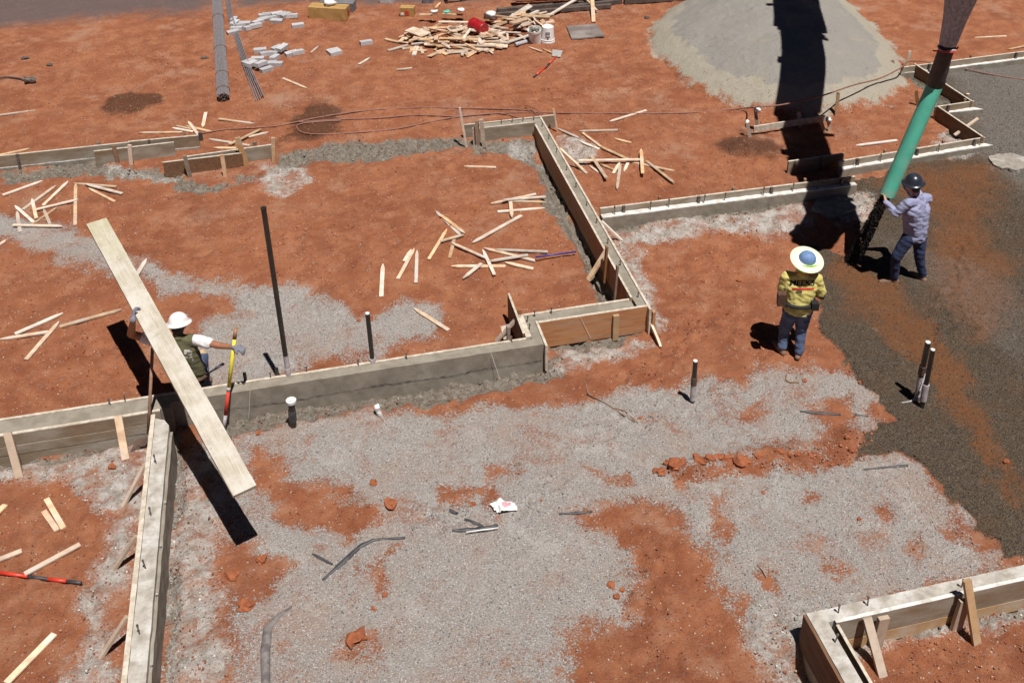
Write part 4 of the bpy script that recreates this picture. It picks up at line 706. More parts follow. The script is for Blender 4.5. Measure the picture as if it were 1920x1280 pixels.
for i, (q, lab) in enumerate((((480,191),'leftmost'), ((484,190),'second'), ((488,189),'third'), ((492,187),'fourth'), ((495,186),'rightmost'))):
    k = MB(); P = [GG(*q), GG(452+i*2.5, 112), GG(430+i*2, 40), GG(412+i*2.5, -60)]; k.tube([p+Vector((0, 0, .03+.012*i)) for p in P], .010, 6); tag(k.build('loose_rebar', 'rebar'), f'{lab} of the loose bars fanned out beside the rebar bundle', 'rebar', 'loose bars beside the bundle')
# ------------------------------------------------------------------ hoses
def hose(label, pts, r=.014, m='hose', name='air_hose', cat='hose'):
    P = []
    for q in pts:
        p = GG(*q[:2]); z = max(gzf(p.x, p.y), 0)+r+(q[2] if len(q) > 2 else 0); P.append(G(q[0], q[1], z))
    out = []
    for i in range(len(P)-1):
        p0 = P[max(i-1, 0)]; p1 = P[i]; p2 = P[i+1]; p3 = P[min(i+2, len(P)-1)]
        for s in range(8):
            u = s/8; out.append(.5*((2*p1)+(p2-p0)*u+(2*p0-5*p1+4*p2-p3)*u*u+(3*p1-p0-3*p2+p3)*u**3))
    out.append(P[-1]); k = MB(); k.tube(out, r, 8); return tag(k.build(name, m, smooth=True), label, cat, 'brown hoses across the red yard')
hose('upper brown hose arching from the left boards to the far wall', [(378,250),(420,243),(470,240),(520,236),(560,228),(600,220),(680,208),(780,202),(860,203),(960,205),(1005,210),(1022,222)])
hose('middle brown hose running below the upper one', [(560,229),(640,224),(700,222),(780,216),(850,218),(900,214),(940,213),(975,222)])
hose('lower looping brown hose across the damp patch', [(640,226),(590,229),(562,233),(557,240),(568,249),(600,252),(650,250),(740,242),(800,230),(860,219),(940,212),(1010,211)])
hose('brown hose running right over stakes and sand to the gravel', [(1005,211),(1100,212),(1200,213),(1300,211),(1395,203,.02),(1418,201,.35),(1470,196,.15),(1540,180,.03),(1600,160,.02),(1650,147,.02),(1690,127,.3),(1705,115,.3),(1750,118,.1),(1800,127,.05),(1860,140),(1935,152)])
rod('tangled_wire', 'short curved wires tangled behind the far wall', 'wire', [(985,198,.02),(1005,205,.1),(1018,214,.06),(1008,222,.12),(1000,212,.05)], .008, 'hose')
w = thing('hose_coupling', 'dark hose end with metal fitting at far left', 'hose', GG(50, 155)); 
k = MB(); P = [GG(*q) for q in ((-8,150),(15,147),(38,150),(50,155))]; k.tube([p+Vector((0, 0, .03)) for p in P], .016, 8); k.build('hose', 'black_plastic', w, smooth=True)
k = MB(); p = GG(56, 156); k.lathe([(.03,-.1),(.07,-.08),(.05,0),(.08,.05),(.05,.12)], p+Vector((0, 0, .07)), (1, .1, -.2), 10); k.build('fitting', 'bolt', w)
# ------------------------------------------------------------------ carton boxes and yard clutter
def carton(name, label, q0, q1, dep, h, m, mtop=None, extra=None):
    a_ = GG(*q0); b_ = GG(*q1); d = (b_-a_); L = d.length; d.normalize(); n = Vector((-d.y, d.x, 0)); z = min(a_.z, b_.z); w = thing(name, label, 'box', (a_+b_)/2+n*dep/2)
    k = MB(); k.frame((a_+b_)/2+n*dep/2+Vector((0, 0, h/2)), d, n, UPV, L/2, dep/2, h/2); k.rough(.15, .006); k.build('carton', m, w)
    for s in (-1, 1):
        k = MB(); k.frame((a_+b_)/2+n*(dep/2+s*(dep/4))+Vector((0, 0, h+.008)), d, n, (UPV+n*s*.04).normalized(), L/2, dep/4-.006, .003); k.build('flap', mtop or m, w)
    return w, a_, b_, d, n
w, a_, b_, d, n = carton('cardboard_box', 'long tan cardboard carton with red print on its end', (579,36), (649,40), .34, .28, 'cardboard')
MB().frame(b_+d*.004+n*.20+Vector((0, 0, .15)), d, n, UPV, .003, .06, .07).build('printed_panel', 'red_plastic', w)
k = MB(); k.rock((a_+b_)/2+n*.2+Vector((0, 0, .36)), .13, .6, 3); tag(k.build('plastic_wrap', 'white_plastic', smooth=True), 'crumpled clear plastic lying on the long carton', 'litter')
carton('cardboard_box', 'flat dark carton leaning behind the long tan carton', (600,22), (662,25), .30, .22, 'grey_card')
w, a_, b_, d, n = carton('cardboard_box', 'small cardboard box with red panel, alone on red earth', (750,31), (776,32), .22, .20, 'cardboard'); MB().frame(a_+d*.17-n*.004+Vector((0, 0, .09)), d, n, UPV, .05, .003, .05).build('printed_panel', 'red_trim', w); MB().frame(a_+d*.06-n*.004+Vector((0, 0, .06)), d, n, UPV, .04, .003, .03).build('label_patch', 'white_plastic', w)
carton('grey_crate', 'pale grey crate at the top edge right of the cartons', (712,6), (738,7), .3, .2, 'brick'); carton('dark_crate', 'small dark crate at the top edge', (793,8), (812,8), .25, .2, 'grey_card')
a_ = GG(836, 8); b_ = GG(925, -6); w = thing('steel_trestle', 'white steel frame lying at the top edge of the yard', 'frame', a_)
for o_ in (0, .45): MB().beam(a_+Vector((0, o_, .2)), b_+Vector((0, o_, .2)), .06, .05).build('rail', 'white_plastic', w)
for s in (.02, .35, .7): MB().beam(a_.lerp(b_, s)+Vector((0, -.02, .14)), a_.lerp(b_, s)+Vector((0, .5, .14)), .05, .04).build('cross_bar', 'machine', w); MB().box(*(a_.lerp(b_, s)+Vector((-.03, 0, -.02))), *(a_.lerp(b_, s)+Vector((.03, .05, .13)))).build('foot', 'black_plastic', w)
# buckets
w = thing('white_bucket', 'upturned white bucket with printed label beside the scrap wood', 'bucket', GG(1027, 80)); c0 = GG(1027, 78)
MB().lathe([(.158,0),(.158,.03),(.150,.035),(.150,.05),(.156,.055),(.156,.075),(.148,.08),(.130,.36),(.122,.365),(.118,.352)], c0, (0, 0, 1), 24).build('shell', 'white_plastic', w, smooth=False)
for i_, (z_, hw) in enumerate(((.26, .05), (.22, .045), (.17, .05), (.13, .02))):
    dv = Vector((-.25, -.97, 0)).normalized(); tv = Vector((dv.y, -dv.x, 0)); r_ = .1425-(z_-.2)*.07
    MB().frame(c0+dv*(r_+.0)+Vector((0, 0, z_)), tv, dv, UPV, hw, .006, .006 if i_ < 3 else .02).build('printed_line', 'grey_card', w)
w = thing('white_bucket', 'tilted white bucket full of rubble and grey debris', 'bucket', GG(1003, 82)); c0 = GG(1004, 80)
MB().lathe([(.125,0),(.15,.30),(.158,.30),(.158,.35),(.150,.35),(.148,.31),(.13,.27)], c0, (-.12, -.16, 1), 24).build('shell', 'white_plastic', w)
k = MB()
for i in range(14): k.rock(c0+Vector((-.04+random.uniform(-.09, .09), -.06+random.uniform(-.09, .09), .33+random.uniform(0, .05))), random.uniform(.03, .05), .8, i)
k.build('debris', 'concrete_rough', w)
c0 = GG(897, 70)+Vector((0, 0, .25)); axv = (GG(912, 72)-GG(884, 60)); axv.z = -.04; axv.normalize(); w = thing('red_bucket', 'dark red plastic bucket lying on the scrap wood heap', 'bucket', c0-Vector((0, 0, .15)))
MB().lathe([(.135,-.20),(.15,-.20),(.152,-.17),(.150,-.12),(.156,-.10),(.150,-.08),(.150,.12),(.156,.13),(.150,.15),(.152,.19),(.14,.205),(.04,.20),(.035,.215),(.001,.215)], c0, axv, 28).build('shell', 'red_plastic', w)
P = [G(1062,49,.22), G(1118,45,.24), G(1134,67,.22), G(1072,73,.20)]; k = MB(); k.add(P+[p-Vector((0, 0, .03)) for p in P], [[3,2,1,0],[4,5,6,7],[0,1,5,4],[1,2,6,5],[2,3,7,6],[3,0,4,7]]); tag(k.build('plywood_sheet', 'plywood'), 'grey-brown plywood sheet lying right of the white buckets', 'plywood')
o = MB().tube([GG(966, 88)+Vector((0, 0, .05)), GG(994, 80)+Vector((0, 0, .05))], .045, 12); tag(o.build('pipe_offcut', 'brick'), 'short grey pipe offcut in front of the buckets', 'pipe')
sticks('in front of the white buckets', 'sticks in front of the buckets', [(990,88,1016,97),(1018,92,1034,99)], wd=.04, word='stick')
# dark lumber at the top
DL = [((908,35),(1145,16),.10,.09,'dark_lumber','long dark beam nearest the scrap heap'), ((932,24),(1110,8),.12,.08,'dark_lumber','dark weathered beam behind the nearest one'), ((1050,22),(1165,7),.12,.10,'dark_lumber','dark beam under the pale slats'), ((1170,8),(1262,2),.14,.12,'dark_lumber','dark timber left of the sand pile'), ((1222,5),(1290,0),.10,.14,'board_grey','pale timber resting at the sand pile edge'), ((960,10),(1165,2),.14,.05,'board_pale','long pale board across the timber stack')]
for q0, q1, wd, th, mm, lab in DL:
    a_ = GG(*q0); b_ = GG(*q1); hz = th/2+(.14 if mm == 'board_pale' else .02); tag(MB().beam(a_+Vector((0, 0, hz)), b_+Vector((0, 0, hz)), wd, th).build('timber_beam', mm), lab, 'timber', 'timbers stacked at the top of the yard')
def pl(q0, q1, z0, z1, wd, th, m, name, label, cat, group): return tag(MB().beam(GG(*q0)+Vector((0, 0, z0)), GG(*q1)+Vector((0, 0, z1)), wd, th).build(name, m), label, cat, group)
sl = [((962,13),(1040,8)),((970,6),(1100,2)),((985,2),(1060,-2)),((1000,10),(1110,10)),((1030,0),(1120,8)),((1020,12),(1090,4)),((1040,16),(1130,6)),((990,-3),(1080,-6))]
for i, (q0, q1) in enumerate(sl): pl(q0, q1, .24+.02*i, .26+.015*i, .07, .02, 'wood_scrap', 'wood_lath', f'{ORD[i]} pale slat counted up the timber stack at the top', 'slat', 'pale slats on the timber stack')
pl((1031,32),(1085,12),.05,.22,.08,.025,'wood_scrap','wood_lath','long pale slat bridging the scrap heap and the timbers','slat','pale slats on the timber stack'); pl((1113,44),(1110,12),.03,.2,.09,.025,'wood_stake','wood_lath','pale slat standing over the plywood sheet','slat','pale slats on the timber stack'); pl((1096,10),(1119,24),.2,.05,.06,.025,'wood_scrap','wood_lath','short slat crossing behind the slat by the plywood','slat','pale slats on the timber stack')
k = MB(); k.rock(GG(1108, 4)+Vector((0, 0, .28)), .10, .7, 9); tag(k.build('white_bag', 'white_cap', smooth=True), 'bright white bag lying on the timber stack', 'bag')
pl((970,64),(1075,64+6),.02,.02,.01,.01,'wood_scrap','wood_lath','thin lath','slat','pale slats on the timber stack') if 0 else None
# scrap wood heap: every piece its own object
def heap(n, cpx, rx, ry, hh, label, group, seed, lmin=.18, lmax=.7):
    R = random.Random(seed); c = GG(*cpx)
    for i in range(n):
        a = R.random()*6.283; rr = R.random()**.6; dx = math.cos(a)*rr*rx; dy = math.sin(a)*rr*ry; p = c+RT*dx+FWD*dy; base = gzf(p.x, p.y) if 0 else .17
        z = base+.02+hh*max(0, 1-rr**1.5)*R.uniform(.35, 1.0); L = R.uniform(lmin, lmax)*(.8 if rr > .8 else 1); an = R.gauss(.1, .8) if R.random() < .5 else R.uniform(0, 3.14); tl = R.uniform(-.28, .28)*(1 if z > base+.08 else .2)
        d = (RT*math.cos(an)+FWD*math.sin(an)+Vector((0, 0, tl))).normalized(); wd = R.choice((.045, .06, .06, .09, .09, .14)); z = max(z, base+abs(tl)*L/2+.02)
        k = MB(); k.beam(Vector((p.x, p.y, z))-d*L/2, Vector((p.x, p.y, z))+d*L/2, wd, R.choice((.02, .022, .038)), (R.uniform(-.3, .3), R.uniform(-.3, .3), 1)); tag(k.build('wood_offcut', 'wood_scrap'), label, 'offcut', group)
heap(105, (852, 78), 1.30, .78, .26, 'wood offcut jumbled in the scrap heap under the red bucket', 'offcuts in the scrap heap', 3)
heap(34, (985, 52), .72, .85, .26, 'wood offcut jumbled in the smaller heap behind the white buckets', 'offcuts behind the buckets', 5, .3, .9)
heap(16, (830, 100), 1.1, .2, .03, 'wood offcut spilled along the near edge of the scrap heap', 'offcuts at the heap edge', 9, .2, .5)
big = [((800,92),(930,94),.14,.14,'long pale board across the front of the scrap heap'), ((925,92),(1000,70),.05,.12,'long board linking the scrap heap to the buckets'), ((823,59),(880,60),.33,.33,'pale board at the back of the scrap heap'), ((727,97),(765,88),.03,.06,'pale offcut sticking out of the left of the heap'), ((722,75),(748,82),.03,.05,'thin reddish lath at the left tip of the heap'), ((787,41),(812,41),.25,.25,'short pale lath behind the heap'), ((830,38),(868,40),.22,.22,'tan board behind the bags'), ((768,70),(800,80),.28,.26,'broad tilted plywood offcut on the heap')]
for q0, q1, z0, z1, lab in big: pl(q0, q1, z0*.7, z1*.7, .30 if 'broad' in lab else .08, .022, 'wood_scrap', 'wood_lath', lab, 'slat', 'large boards in the scrap heap')
for q, r_, mm, lab, zz in (((815,44),.10,'white_plastic','white plastic bag behind the scrap heap, left one',.28), ((865,40),.10,'white_plastic','white plastic bag right of the green sheet',.28), ((920,46),.13,'white_plastic','crumpled white sacking behind the red bucket',.25), ((838,45),.07,'green_pipe','bright green sheet scrap between the white bags',.3), ((925,52),.08,'leather','brown rag behind the red bucket',.22)):
    k = MB(); k.rock(GG(*q)+Vector((0, 0, zz)), r_, .5, int(q[0])); tag(k.build('plastic_bag' if 'bag' in lab or 'sack' in lab else 'scrap_sheet', mm, smooth=True), lab, 'litter')
for q, lab in (((1212,34), 'small dark scrap right of the timber slats'), ((140/3,110), 'dark bark scrap on the left red ground'), ((93,122), 'small dark scrap below the bark'), ((383,110), 'dark chip left of the rebar bundle')):
    k = MB(); c0 = GG(*q); k.rock(c0+Vector((0, 0, .02)), .07, .3, int(q[0])); tag(k.build('bark_scrap', 'dark_lumber'), lab, 'scrap', 'dark scraps on the red ground')
# ------------------------------------------------------------------ plank carried by the squatting worker
pA, pB, pC, pD = G(438,930,1.05), G(480,913,1.05), G(162,423,2.10), G(200,410,2.10)
e0 = (pA+pB)/2; e1 = (pC+pD)/2; dx = (e1-e0); PL_L = dx.length; dx.normalize(); wv_ = ((pB-pA)/2+(pD-pC)/2).normalized(); wv_ = (wv_-dx*wv_.dot(dx)).normalized(); nv = dx.cross(wv_); nv = nv if nv.z > 0 else -nv
k = MB(); k.frame((e0+e1)/2, dx, wv_, nv, PL_L/2, .122, .022); k.rough(.11, .0025); PC = (e0+e1)/2; PV = [((v-PC).dot(dx), (v-PC).dot(wv_), (v-PC).dot(nv)) for v in k.v]; plank_o = tag(k.build('plank', 'plank'), 'long cement-stained plank held up by the squatting worker', 'plank')
at_ = plank_o.data.attributes.new('grain', 'FLOAT_VECTOR', 'POINT'); at_.data.foreach_set('vector', np.array(PV, np.float32).ravel())
def plank_at(px, py):   # point of the plank plane under a photo pixel
    d = Vector(ray(px, py)); o_ = Vector((0, 0, CAMH)); t_ = ((e0-o_).dot(nv))/d.dot(nv); return o_+d*t_
# ------------------------------------------------------------------ people
def capsule(k, p0, r0, p1, r1, n=14, e=None):
    p0 = Vector(p0); p1 = Vector(p1); d = p1-p0; L = d.length
    if L < 1e-4: d = Vector((0, 0, 1)); L = 1e-4
    prof = [(r0*math.sin(a), -r0*math.cos(a)) for a in (0.05, .5, 1.0)]+[(r0, 0), (r1, L)]+[(r1*math.cos(a), L+r1*math.sin(a)) for a in (.5, 1.0, 1.5)]
    k.lathe(prof, p0, d, n)
def blob(name, segs, m, parent, voxel=.009, fold=0.0, smooth_it=4, label=None):
    k = MB()
    for s in segs: capsule(k, *s)
    me = bpy.data.meshes.new(name); me.from_pydata(k.v, [], k.f); me.update(); o = link(bpy.data.objects.new('tmp', me))
    md = o.modifiers.new('r', 'REMESH'); md.mode = 'VOXEL'; md.voxel_size = voxel; ms = o.modifiers.new('s', 'SMOOTH'); ms.factor = .6; ms.iterations = smooth_it
    dg = bpy.context.evaluated_depsgraph_get(); dg.update(); m2 = bpy.data.meshes.new_from_object(o.evaluated_get(dg)); bpy.data.objects.remove(o)
    n = len(m2.vertices); co = np.zeros(n*3); no = np.zeros(n*3); m2.vertices.foreach_get('co', co); m2.vertices.foreach_get('normal', no); co = co.reshape(-1, 3); no = no.reshape(-1, 3)
    if fold:
        f_ = np.array([1.1*mnoise.noise(Vector((c[0]*9, c[1]*9, c[2]*20+c[0]*8)))+.3*mnoise.noise(Vector((c[0]*24+5, c[1]*24, c[2]*44))) for c in co]); co = co+no*(f_*fold)[:, None]
    o0 = np.array(parent['_o']); m2.vertices.foreach_set('co', (co-o0).ravel()); m2.update(); m2.materials.clear(); m2.materials.append(M[m]); m2.polygons.foreach_set('use_smooth', [True]*len(m2.polygons)); m2.name = name
    ob = link(bpy.data.objects.new(name, m2)); ob.parent = parent; ob['_o'] = tuple(o0)
    if label: ob['label'] = label
    return ob
def hand(wrist, d, palm, curl=.5, sc=1.0, side=1, grow=0.0):
    d = Vector(d).normalized(); pn = Vector(palm); pn = (pn-d*pn.dot(d)).normalized(); s = d.cross(pn).normalized()*side; o = []; w = Vector(wrist); g = grow
    for i in range(4): o.append((w+s*(i-1.5)*.010*sc, .017*sc+g, w+d*.085*sc+s*(i-1.5)*.019*sc, .013*sc+g))
    for i, L in enumerate((.070, .080, .074, .058)):
        b = w+d*.088*sc+s*(i-1.5)*.020*sc; c = curl+.08*i; d1 = (d*math.cos(c*.6)+pn*math.sin(c*.6)+s*(i-1.5)*.08).normalized(); p1 = b+d1*L*.5*sc; d2 = (d*math.cos(c*1.7)+pn*math.sin(c*1.7)).normalized(); p2 = p1+d2*L*.5*sc
        o += [(b, .0098*sc+g, p1, .009*sc+g), (p1, .009*sc+g, p2, .0075*sc+g)]
    b = w+d*.02*sc-s*.026*sc; t1 = b+(d*.75-s*.75+pn*.15).normalized()*.045*sc; t2 = t1+(d*.85-s*.1+pn*curl).normalized()*.035*sc
    return o+[(b, .014*sc+g, t1, .011*sc+g), (t1, .011*sc+g, t2, .009*sc+g)]
def head(c, fwd, upd):   # c head centre
    f = Vector(fwd).normalized(); u = Vector(upd).normalized(); s = f.cross(u).normalized(); o = []
    o += [(c+u*.03-f*.02, .082, c+u*.025+f*.02, .078), (c-u*.03+f*.03, .06, c+u*.02+f*.035, .066), (c-u*.075+f*.055, .030, c-u*.05+f*.03, .045)]
    o += [(c+f*.095+u*.005, .010, c+f*.108-u*.022, .014), (c+f*.088-u*.052-s*.014, .008, c+f*.088-u*.052+s*.014, .008)]
    for q in (-1, 1): o += [(c+s*q*.078-u*.01, .014, c+s*q*.080+u*.02, .016), (c+f*.078+s*q*.03+u*.015, .012, c+f*.078+s*q*.034+u*.015, .012)]
    return o
def hat(par, c, upd, R, m, mb=None, dome=.125, bw=.0, nm='hard_hat', n=32):
    u = Vector(upd).normalized(); k = MB(); prof = [(R, 0), (R+.003, .006), (R-.01, .014), (dome+.005, .026)]+[(dome*math.cos(a), .026+dome*.98*math.sin(a)) for a in (.15, .35, .6, .85, 1.1, 1.35, 1.54)]
    k.lathe(prof, c, u, n, close=False); k.lathe([(.0, .0+.02), (R-.02, .004), (R, 0)], c, u, n, close=False); o = k.build(nm, m, par, smooth=True)
    f = u.orthogonal().normalized()
    return o
def boot(segs, ankle, toe, r=.045):
    a = Vector(ankle); t_ = Vector(toe); d = t_-a; d.z = 0; d.normalize(); z0 = min(a.z, t_.z)
    b = Vector((a.x, a.y, 0)); segs += [(b+Vector((0, 0, .12)), .052, b+Vector((0, 0, .05)), .050), (b-d*.05+Vector((0, 0, .040)), .040, b+d*.10+Vector((0, 0, .042)), .043), (b+d*.05+Vector((0, 0, .055)), .045, b+d*.17+Vector((0, 0, .038)), .038), (b+d*.19+Vector((0,0,.036)), .034, b+d*.19+Vector((0,0,.036)), .034)]
    return segs
# --- worker guiding the green pipe
D0 = 12.98; w = thing('person', 'worker in lavender shirt and dark hard hat guiding the green pipe', 'person', (8.3, 11.25, 0))
an1 = G(1676,522,.09); an2 = G(1729,517,.09); kn1 = V(1680,483,12.86); kn2 = V(1724,480,12.98); hp1 = V(1703,446,12.90); hp2 = V(1724,445,13.02)
nk = V(1720,363,12.98); sh1 = V(1703,381,12.82); sh2 = V(1738,372,13.12); hd = V(1712,347,12.93); el1 = V(1680,400,12.84); wr1 = V(1661,379,13.00)
HB = V(1664, 364, 13.20); el2 = V(1718,372,13.42); wr2 = V(1697,348,13.36); face = (HB-hd); face.z = -.15*face.length; face.normalize()
ts = [(nk-Vector((0,0,.02)), .055, hd-Vector((0,0,.06)), .052), (sh1.lerp(nk,.15), .055, sh2.lerp(nk,.15), .055), (sh1.lerp(sh2,.5)-Vector((0,0,.2)), .11, (hp1+hp2)/2+Vector((0,0,.1)), .10), (hp1, .08, hp2, .08)]
arm1 = [(sh1, .055, el1, .042), (el1, .040, wr1, .028)]; arm2 = [(sh2, .055, el2, .042), (el2, .040, wr2, .028)]; legs = [(hp1, .075, kn1, .052), (kn1, .05, an1, .04), (hp2, .075, kn2, .052), (kn2, .05, an2, .04)]
hd1 = hand(wr1, (HB-wr1)+Vector((-.06, 0, .05)), (HB-wr1).cross(Vector((0, 0, 1)))*-1+Vector((.1, .4, 0)), .35, 1.1, 1); hd2 = hand(wr2, Vector((-.25, .05, .8)), Vector((-1, -.1, 0)), .5, 1.1, -1)
blob('body', ts+arm1+arm2+legs+head(hd, face, (0, 0, 1))+hd1+hd2, 'skin_pale', w, .0085)
mid = sh1.lerp(sh2, .5)
blob('shirt', [(sh1, .078, sh2, .080), (nk-Vector((0,0,.03)), .085, mid-Vector((0,0,.10)), .13), (mid-Vector((0,0,.12)), .135, (hp1+hp2)/2+Vector((0,0,.06)), .13), (sh1.lerp(sh2,.25)-Vector((0,0,.12)), .135, hp1.lerp(hp2,.3)+Vector((0,0,.10)), .128), (sh1.lerp(sh2,.75)-Vector((0,0,.14)), .135, hp1.lerp(hp2,.75)+Vector((0,0,.10)), .128), (hp1.lerp(hp2,.25)+Vector((0,0,.03)), .128, hp1.lerp(hp2,.8)+Vector((0,0,.03)), .125), (sh1, .074, el1, .060), (el1, .058, wr1, .042), (sh2, .074, el2, .06), (el2, .058, wr2, .042)], 'shirt_lavender', w, .009, .012, 2)
blob('jeans', [(hp1.lerp(hp2,.2)-Vector((0,0,.0)), .115, hp1.lerp(hp2,.8), .115), (hp1, .105, kn1, .078), (kn1, .075, an1+Vector((0,0,.02)), .062), (hp2, .105, kn2, .078), (kn2, .075, an2+Vector((0,0,.02)), .062)], 'denim_dark', w, .011, .010, 3)
blob('boot', boot([], an1, an1+Vector((-.3, .06, 0))), 'boot', w, .009); blob('boot', boot([], an2, an2+Vector((-.1, .25, 0))), 'boot', w, .009)
hat(w, hd+Vector((0,0,.035)), Vector((-.10, -.02, 1)), .160, 'hat_dark'); blob('hair', [(hd-face*.04+Vector((0,0,.0)), .078, hd-face*.05-Vector((0,0,.05)), .062)], 'hair', w, .01)
# --- worker in yellow shirt
w = thing('person', 'worker in yellow printed shirt and wide pale sun brim, seen from behind', 'person', (5.98, 10.1, 0))
an1 = G(1466,652,.09); an2 = G(1498,660,.09); kn1 = V(1471,618,11.36); kn2 = V(1502,619,11.30); hp1 = V(1483,583,11.25); hp2 = V(1508,583,11.25); nk = V(1504,508,11.28); sh1 = V(1474,518,11.30); sh2 = V(1532,522,11.28)
hd = V(1510,497,11.42); el1 = V(1466,547,11.34); el2 = V(1540,555,11.34); wr1 = V(1486,545,11.62); wr2 = V(1520,548,11.62); FW_ = Vector((.24, .97, 0)); mid = sh1.lerp(sh2, .5); hm = (hp1+hp2)/2
blob('body', [(nk, .055, hd, .055), (sh1, .06, sh2, .06), (mid-Vector((0,0,.15)), .10, hm+Vector((0,0,.08)), .095), (hp1, .08, hp2, .08), (sh1, .052, el1, .04), (el1, .038, wr1, .027), (sh2, .052, el2, .04), (el2, .038, wr2, .027), (hp1, .075, kn1, .052), (kn1, .05, an1, .04), (hp2, .075, kn2, .052), (kn2, .05, an2, .04)]+head(hd, FW_+Vector((0,0,-.2)), (0,0,1))+hand(wr1, (.9, .2, -.1), (0, -1, .1), .7, 1, 1)+hand(wr2, (-.9, .3, .1), (0, -1, .1), .7, 1, -1), 'skin', w, .0085)
blob('undershirt_sleeve', [(sh1.lerp(el1,.6), .058, el1, .048), (el1, .046, wr1, .036)], 'black_cloth', w, .01, .004); blob('undershirt_sleeve', [(sh2.lerp(el2,.6), .058, el2, .048), (el2, .046, wr2, .036)], 'black_cloth', w, .01, .004)
shirt = blob('shirt', [(sh1, .068, sh2, .068), (nk-Vector((0,0,.03)), .085, mid-Vector((0,0,.10)), .13), (mid-Vector((0,0,.12)), .135, (hp1+hp2)/2+Vector((0,0,.08)), .13), (sh1.lerp(sh2,.25)-Vector((0,0,.12)), .135, hp1.lerp(hp2,.2)+Vector((0,0,.12)), .112), (sh1.lerp(sh2,.75)-Vector((0,0,.12)), .125, hp1.lerp(hp2,.8)+Vector((0,0,.12)), .112), (hp1.lerp(hp2,.1)+Vector((0,0,.04)), .125, hp1.lerp(hp2,.9)+Vector((0,0,.04)), .125), (sh1, .068, sh1.lerp(el1,.75), .074), (sh2, .068, sh2.lerp(el2,.75), .076)], 'shirt_yellow', w, .009, .011, 2)
blob('jeans', [(hp1, .118, hp2, .118), (hp1, .105, kn1, .078), (kn1, .074, an1+Vector((0,0,.02)), .062), (hp2, .105, kn2, .078), (kn2, .074, an2+Vector((0,0,.02)), .062)], 'denim', w, .011, .010, 3)
blob('boot', boot([], an1, an1+Vector((-.02, .25, 0))), 'boot', w, .009); blob('boot', boot([], an2, an2+Vector((.18, .2, 0))), 'boot', w, .009)
bc = hm+Vector((0,0,.16)); k = MB(); ring = []
for q in range(33):
    a = 2*math.pi*q/32; ring.append(bc+RT*(.205*math.cos(a))+FWD*(.15*math.sin(a)))
k.tube(ring, .026, 8, caps=False); k.build('tool_belt', 'black_cloth', w, smooth=True)
k = MB(); c_ = V(1465, 560, 11.15); k.frame(c_, RT, FWD, UPV, .05, .045, .09); k.rough(.06, .006).build('tool_pouch', 'leather', w)
k = MB(); c_ = V(1528, 573, 11.12); k.frame(c_, RT, FWD, UPV, .045, .04, .05); k.rough(.06, .006).build('tool_pouch', 'black_cloth', w)
ht = V(1512, 489, 11.30); hn = Vector((.02, -.34, 1.0)).normalized()
w2 = hat(w, ht+hn*.01, hn, .150, 'hat_blue', dome=.112)
k = MB(); k.lathe([(.105, .024), (.215, .010), (.218, .016), (.215, .022), (.105, .040)], ht+hn*.008, hn, 40, close=False); k.build('sun_brim', 'brim_pale', w, smooth=True)
k = MB(); sd2 = RT; rows = [];
for j in range(5):
    for i in range(13):
        a = math.radians(-150+i*10*1.0); rr = .165-.03*j/4; base = ht+sd2*(rr*math.cos(a))+FWD*(rr*math.sin(a)*.9)+Vector((0, 0, .02*math.sin(a)*-3)); rows.append(base-Vector((0, 0, .03+.036*j))+Vector((0, 0, .02*math.sin(i*1.1)*j/4)))
k.add(rows, [[j*13+i, j*13+i+1, (j+1)*13+i+1, (j+1)*13+i] for j in range(4) for i in range(12)]); ns = k.build('neck_shade', 'neck_shade', w, smooth=True); sm = ns.modifiers.new('thick', 'SOLIDIFY'); sm.thickness = .004
k = MB(); k.tube([r_ for r_ in rows[4*13:5*13]], .010, 6); k.build('shade_trim', 'red_trim', w, smooth=True)
# lettering on the shirt back, wrapped on the cloth
def lettering(txt, px, py, size, m, nm, parent, target, dir_out):
    cu = bpy.data.curves.new('t', 'FONT'); cu.body = txt; cu.align_x = 'CENTER'; cu.align_y = 'CENTER'; cu.size = size; cu.offset = size*.03; o = link(bpy.data.objects.new('t', cu))
    dg = bpy.context.evaluated_depsgraph_get(); dg.update(); mm = bpy.data.meshes.new_from_object(o.evaluated_get(dg)); bpy.data.objects.remove(o)
    import bmesh; bm = bmesh.new(); bm.from_mesh(mm)
    for _ in range(4):
        es = [e for e in bm.edges if e.calc_length() > .012]
        if es: bmesh.ops.subdivide_edges(bm, edges=es, cuts=1)
    bmesh.ops.triangulate(bm, faces=bm.faces)
    tm = target.data; o0 = Vector(parent['_o']); bvh = BVHTree.FromPolygons([v.co+o0 for v in tm.vertices], [list(p.vertices) for p in tm.polygons])
    c = V(px, py, 11.0); dr = Vector(ray(px, py)).normalized()
    for v in bm.verts:
        p = c+RT*v.co.x+Vector((0, 0, 1))*v.co.y-dr*.5; hit = bvh.ray_cast(p, dr)
        v.co = ((hit[0]-dr*.005) if hit[0] else p+dr*.6)-o0
    bm.to_mesh(mm); bm.free(); mm.materials.clear(); mm.materials.append(M[m]); ob = link(bpy.data.objects.new(nm, mm)); ob.parent = parent; ob['_o'] = tuple(o0)
lettering('MEEKS', 1504, 531, .112, 'black_cloth', 'lettering', w, shirt, None)
lettering('dlb', 1498, 547, .07, 'black_cloth', 'emblem', w, shirt, None)
lettering('—', 1506, 540, .26, 'red_trim', 'underline', w, shirt, None)
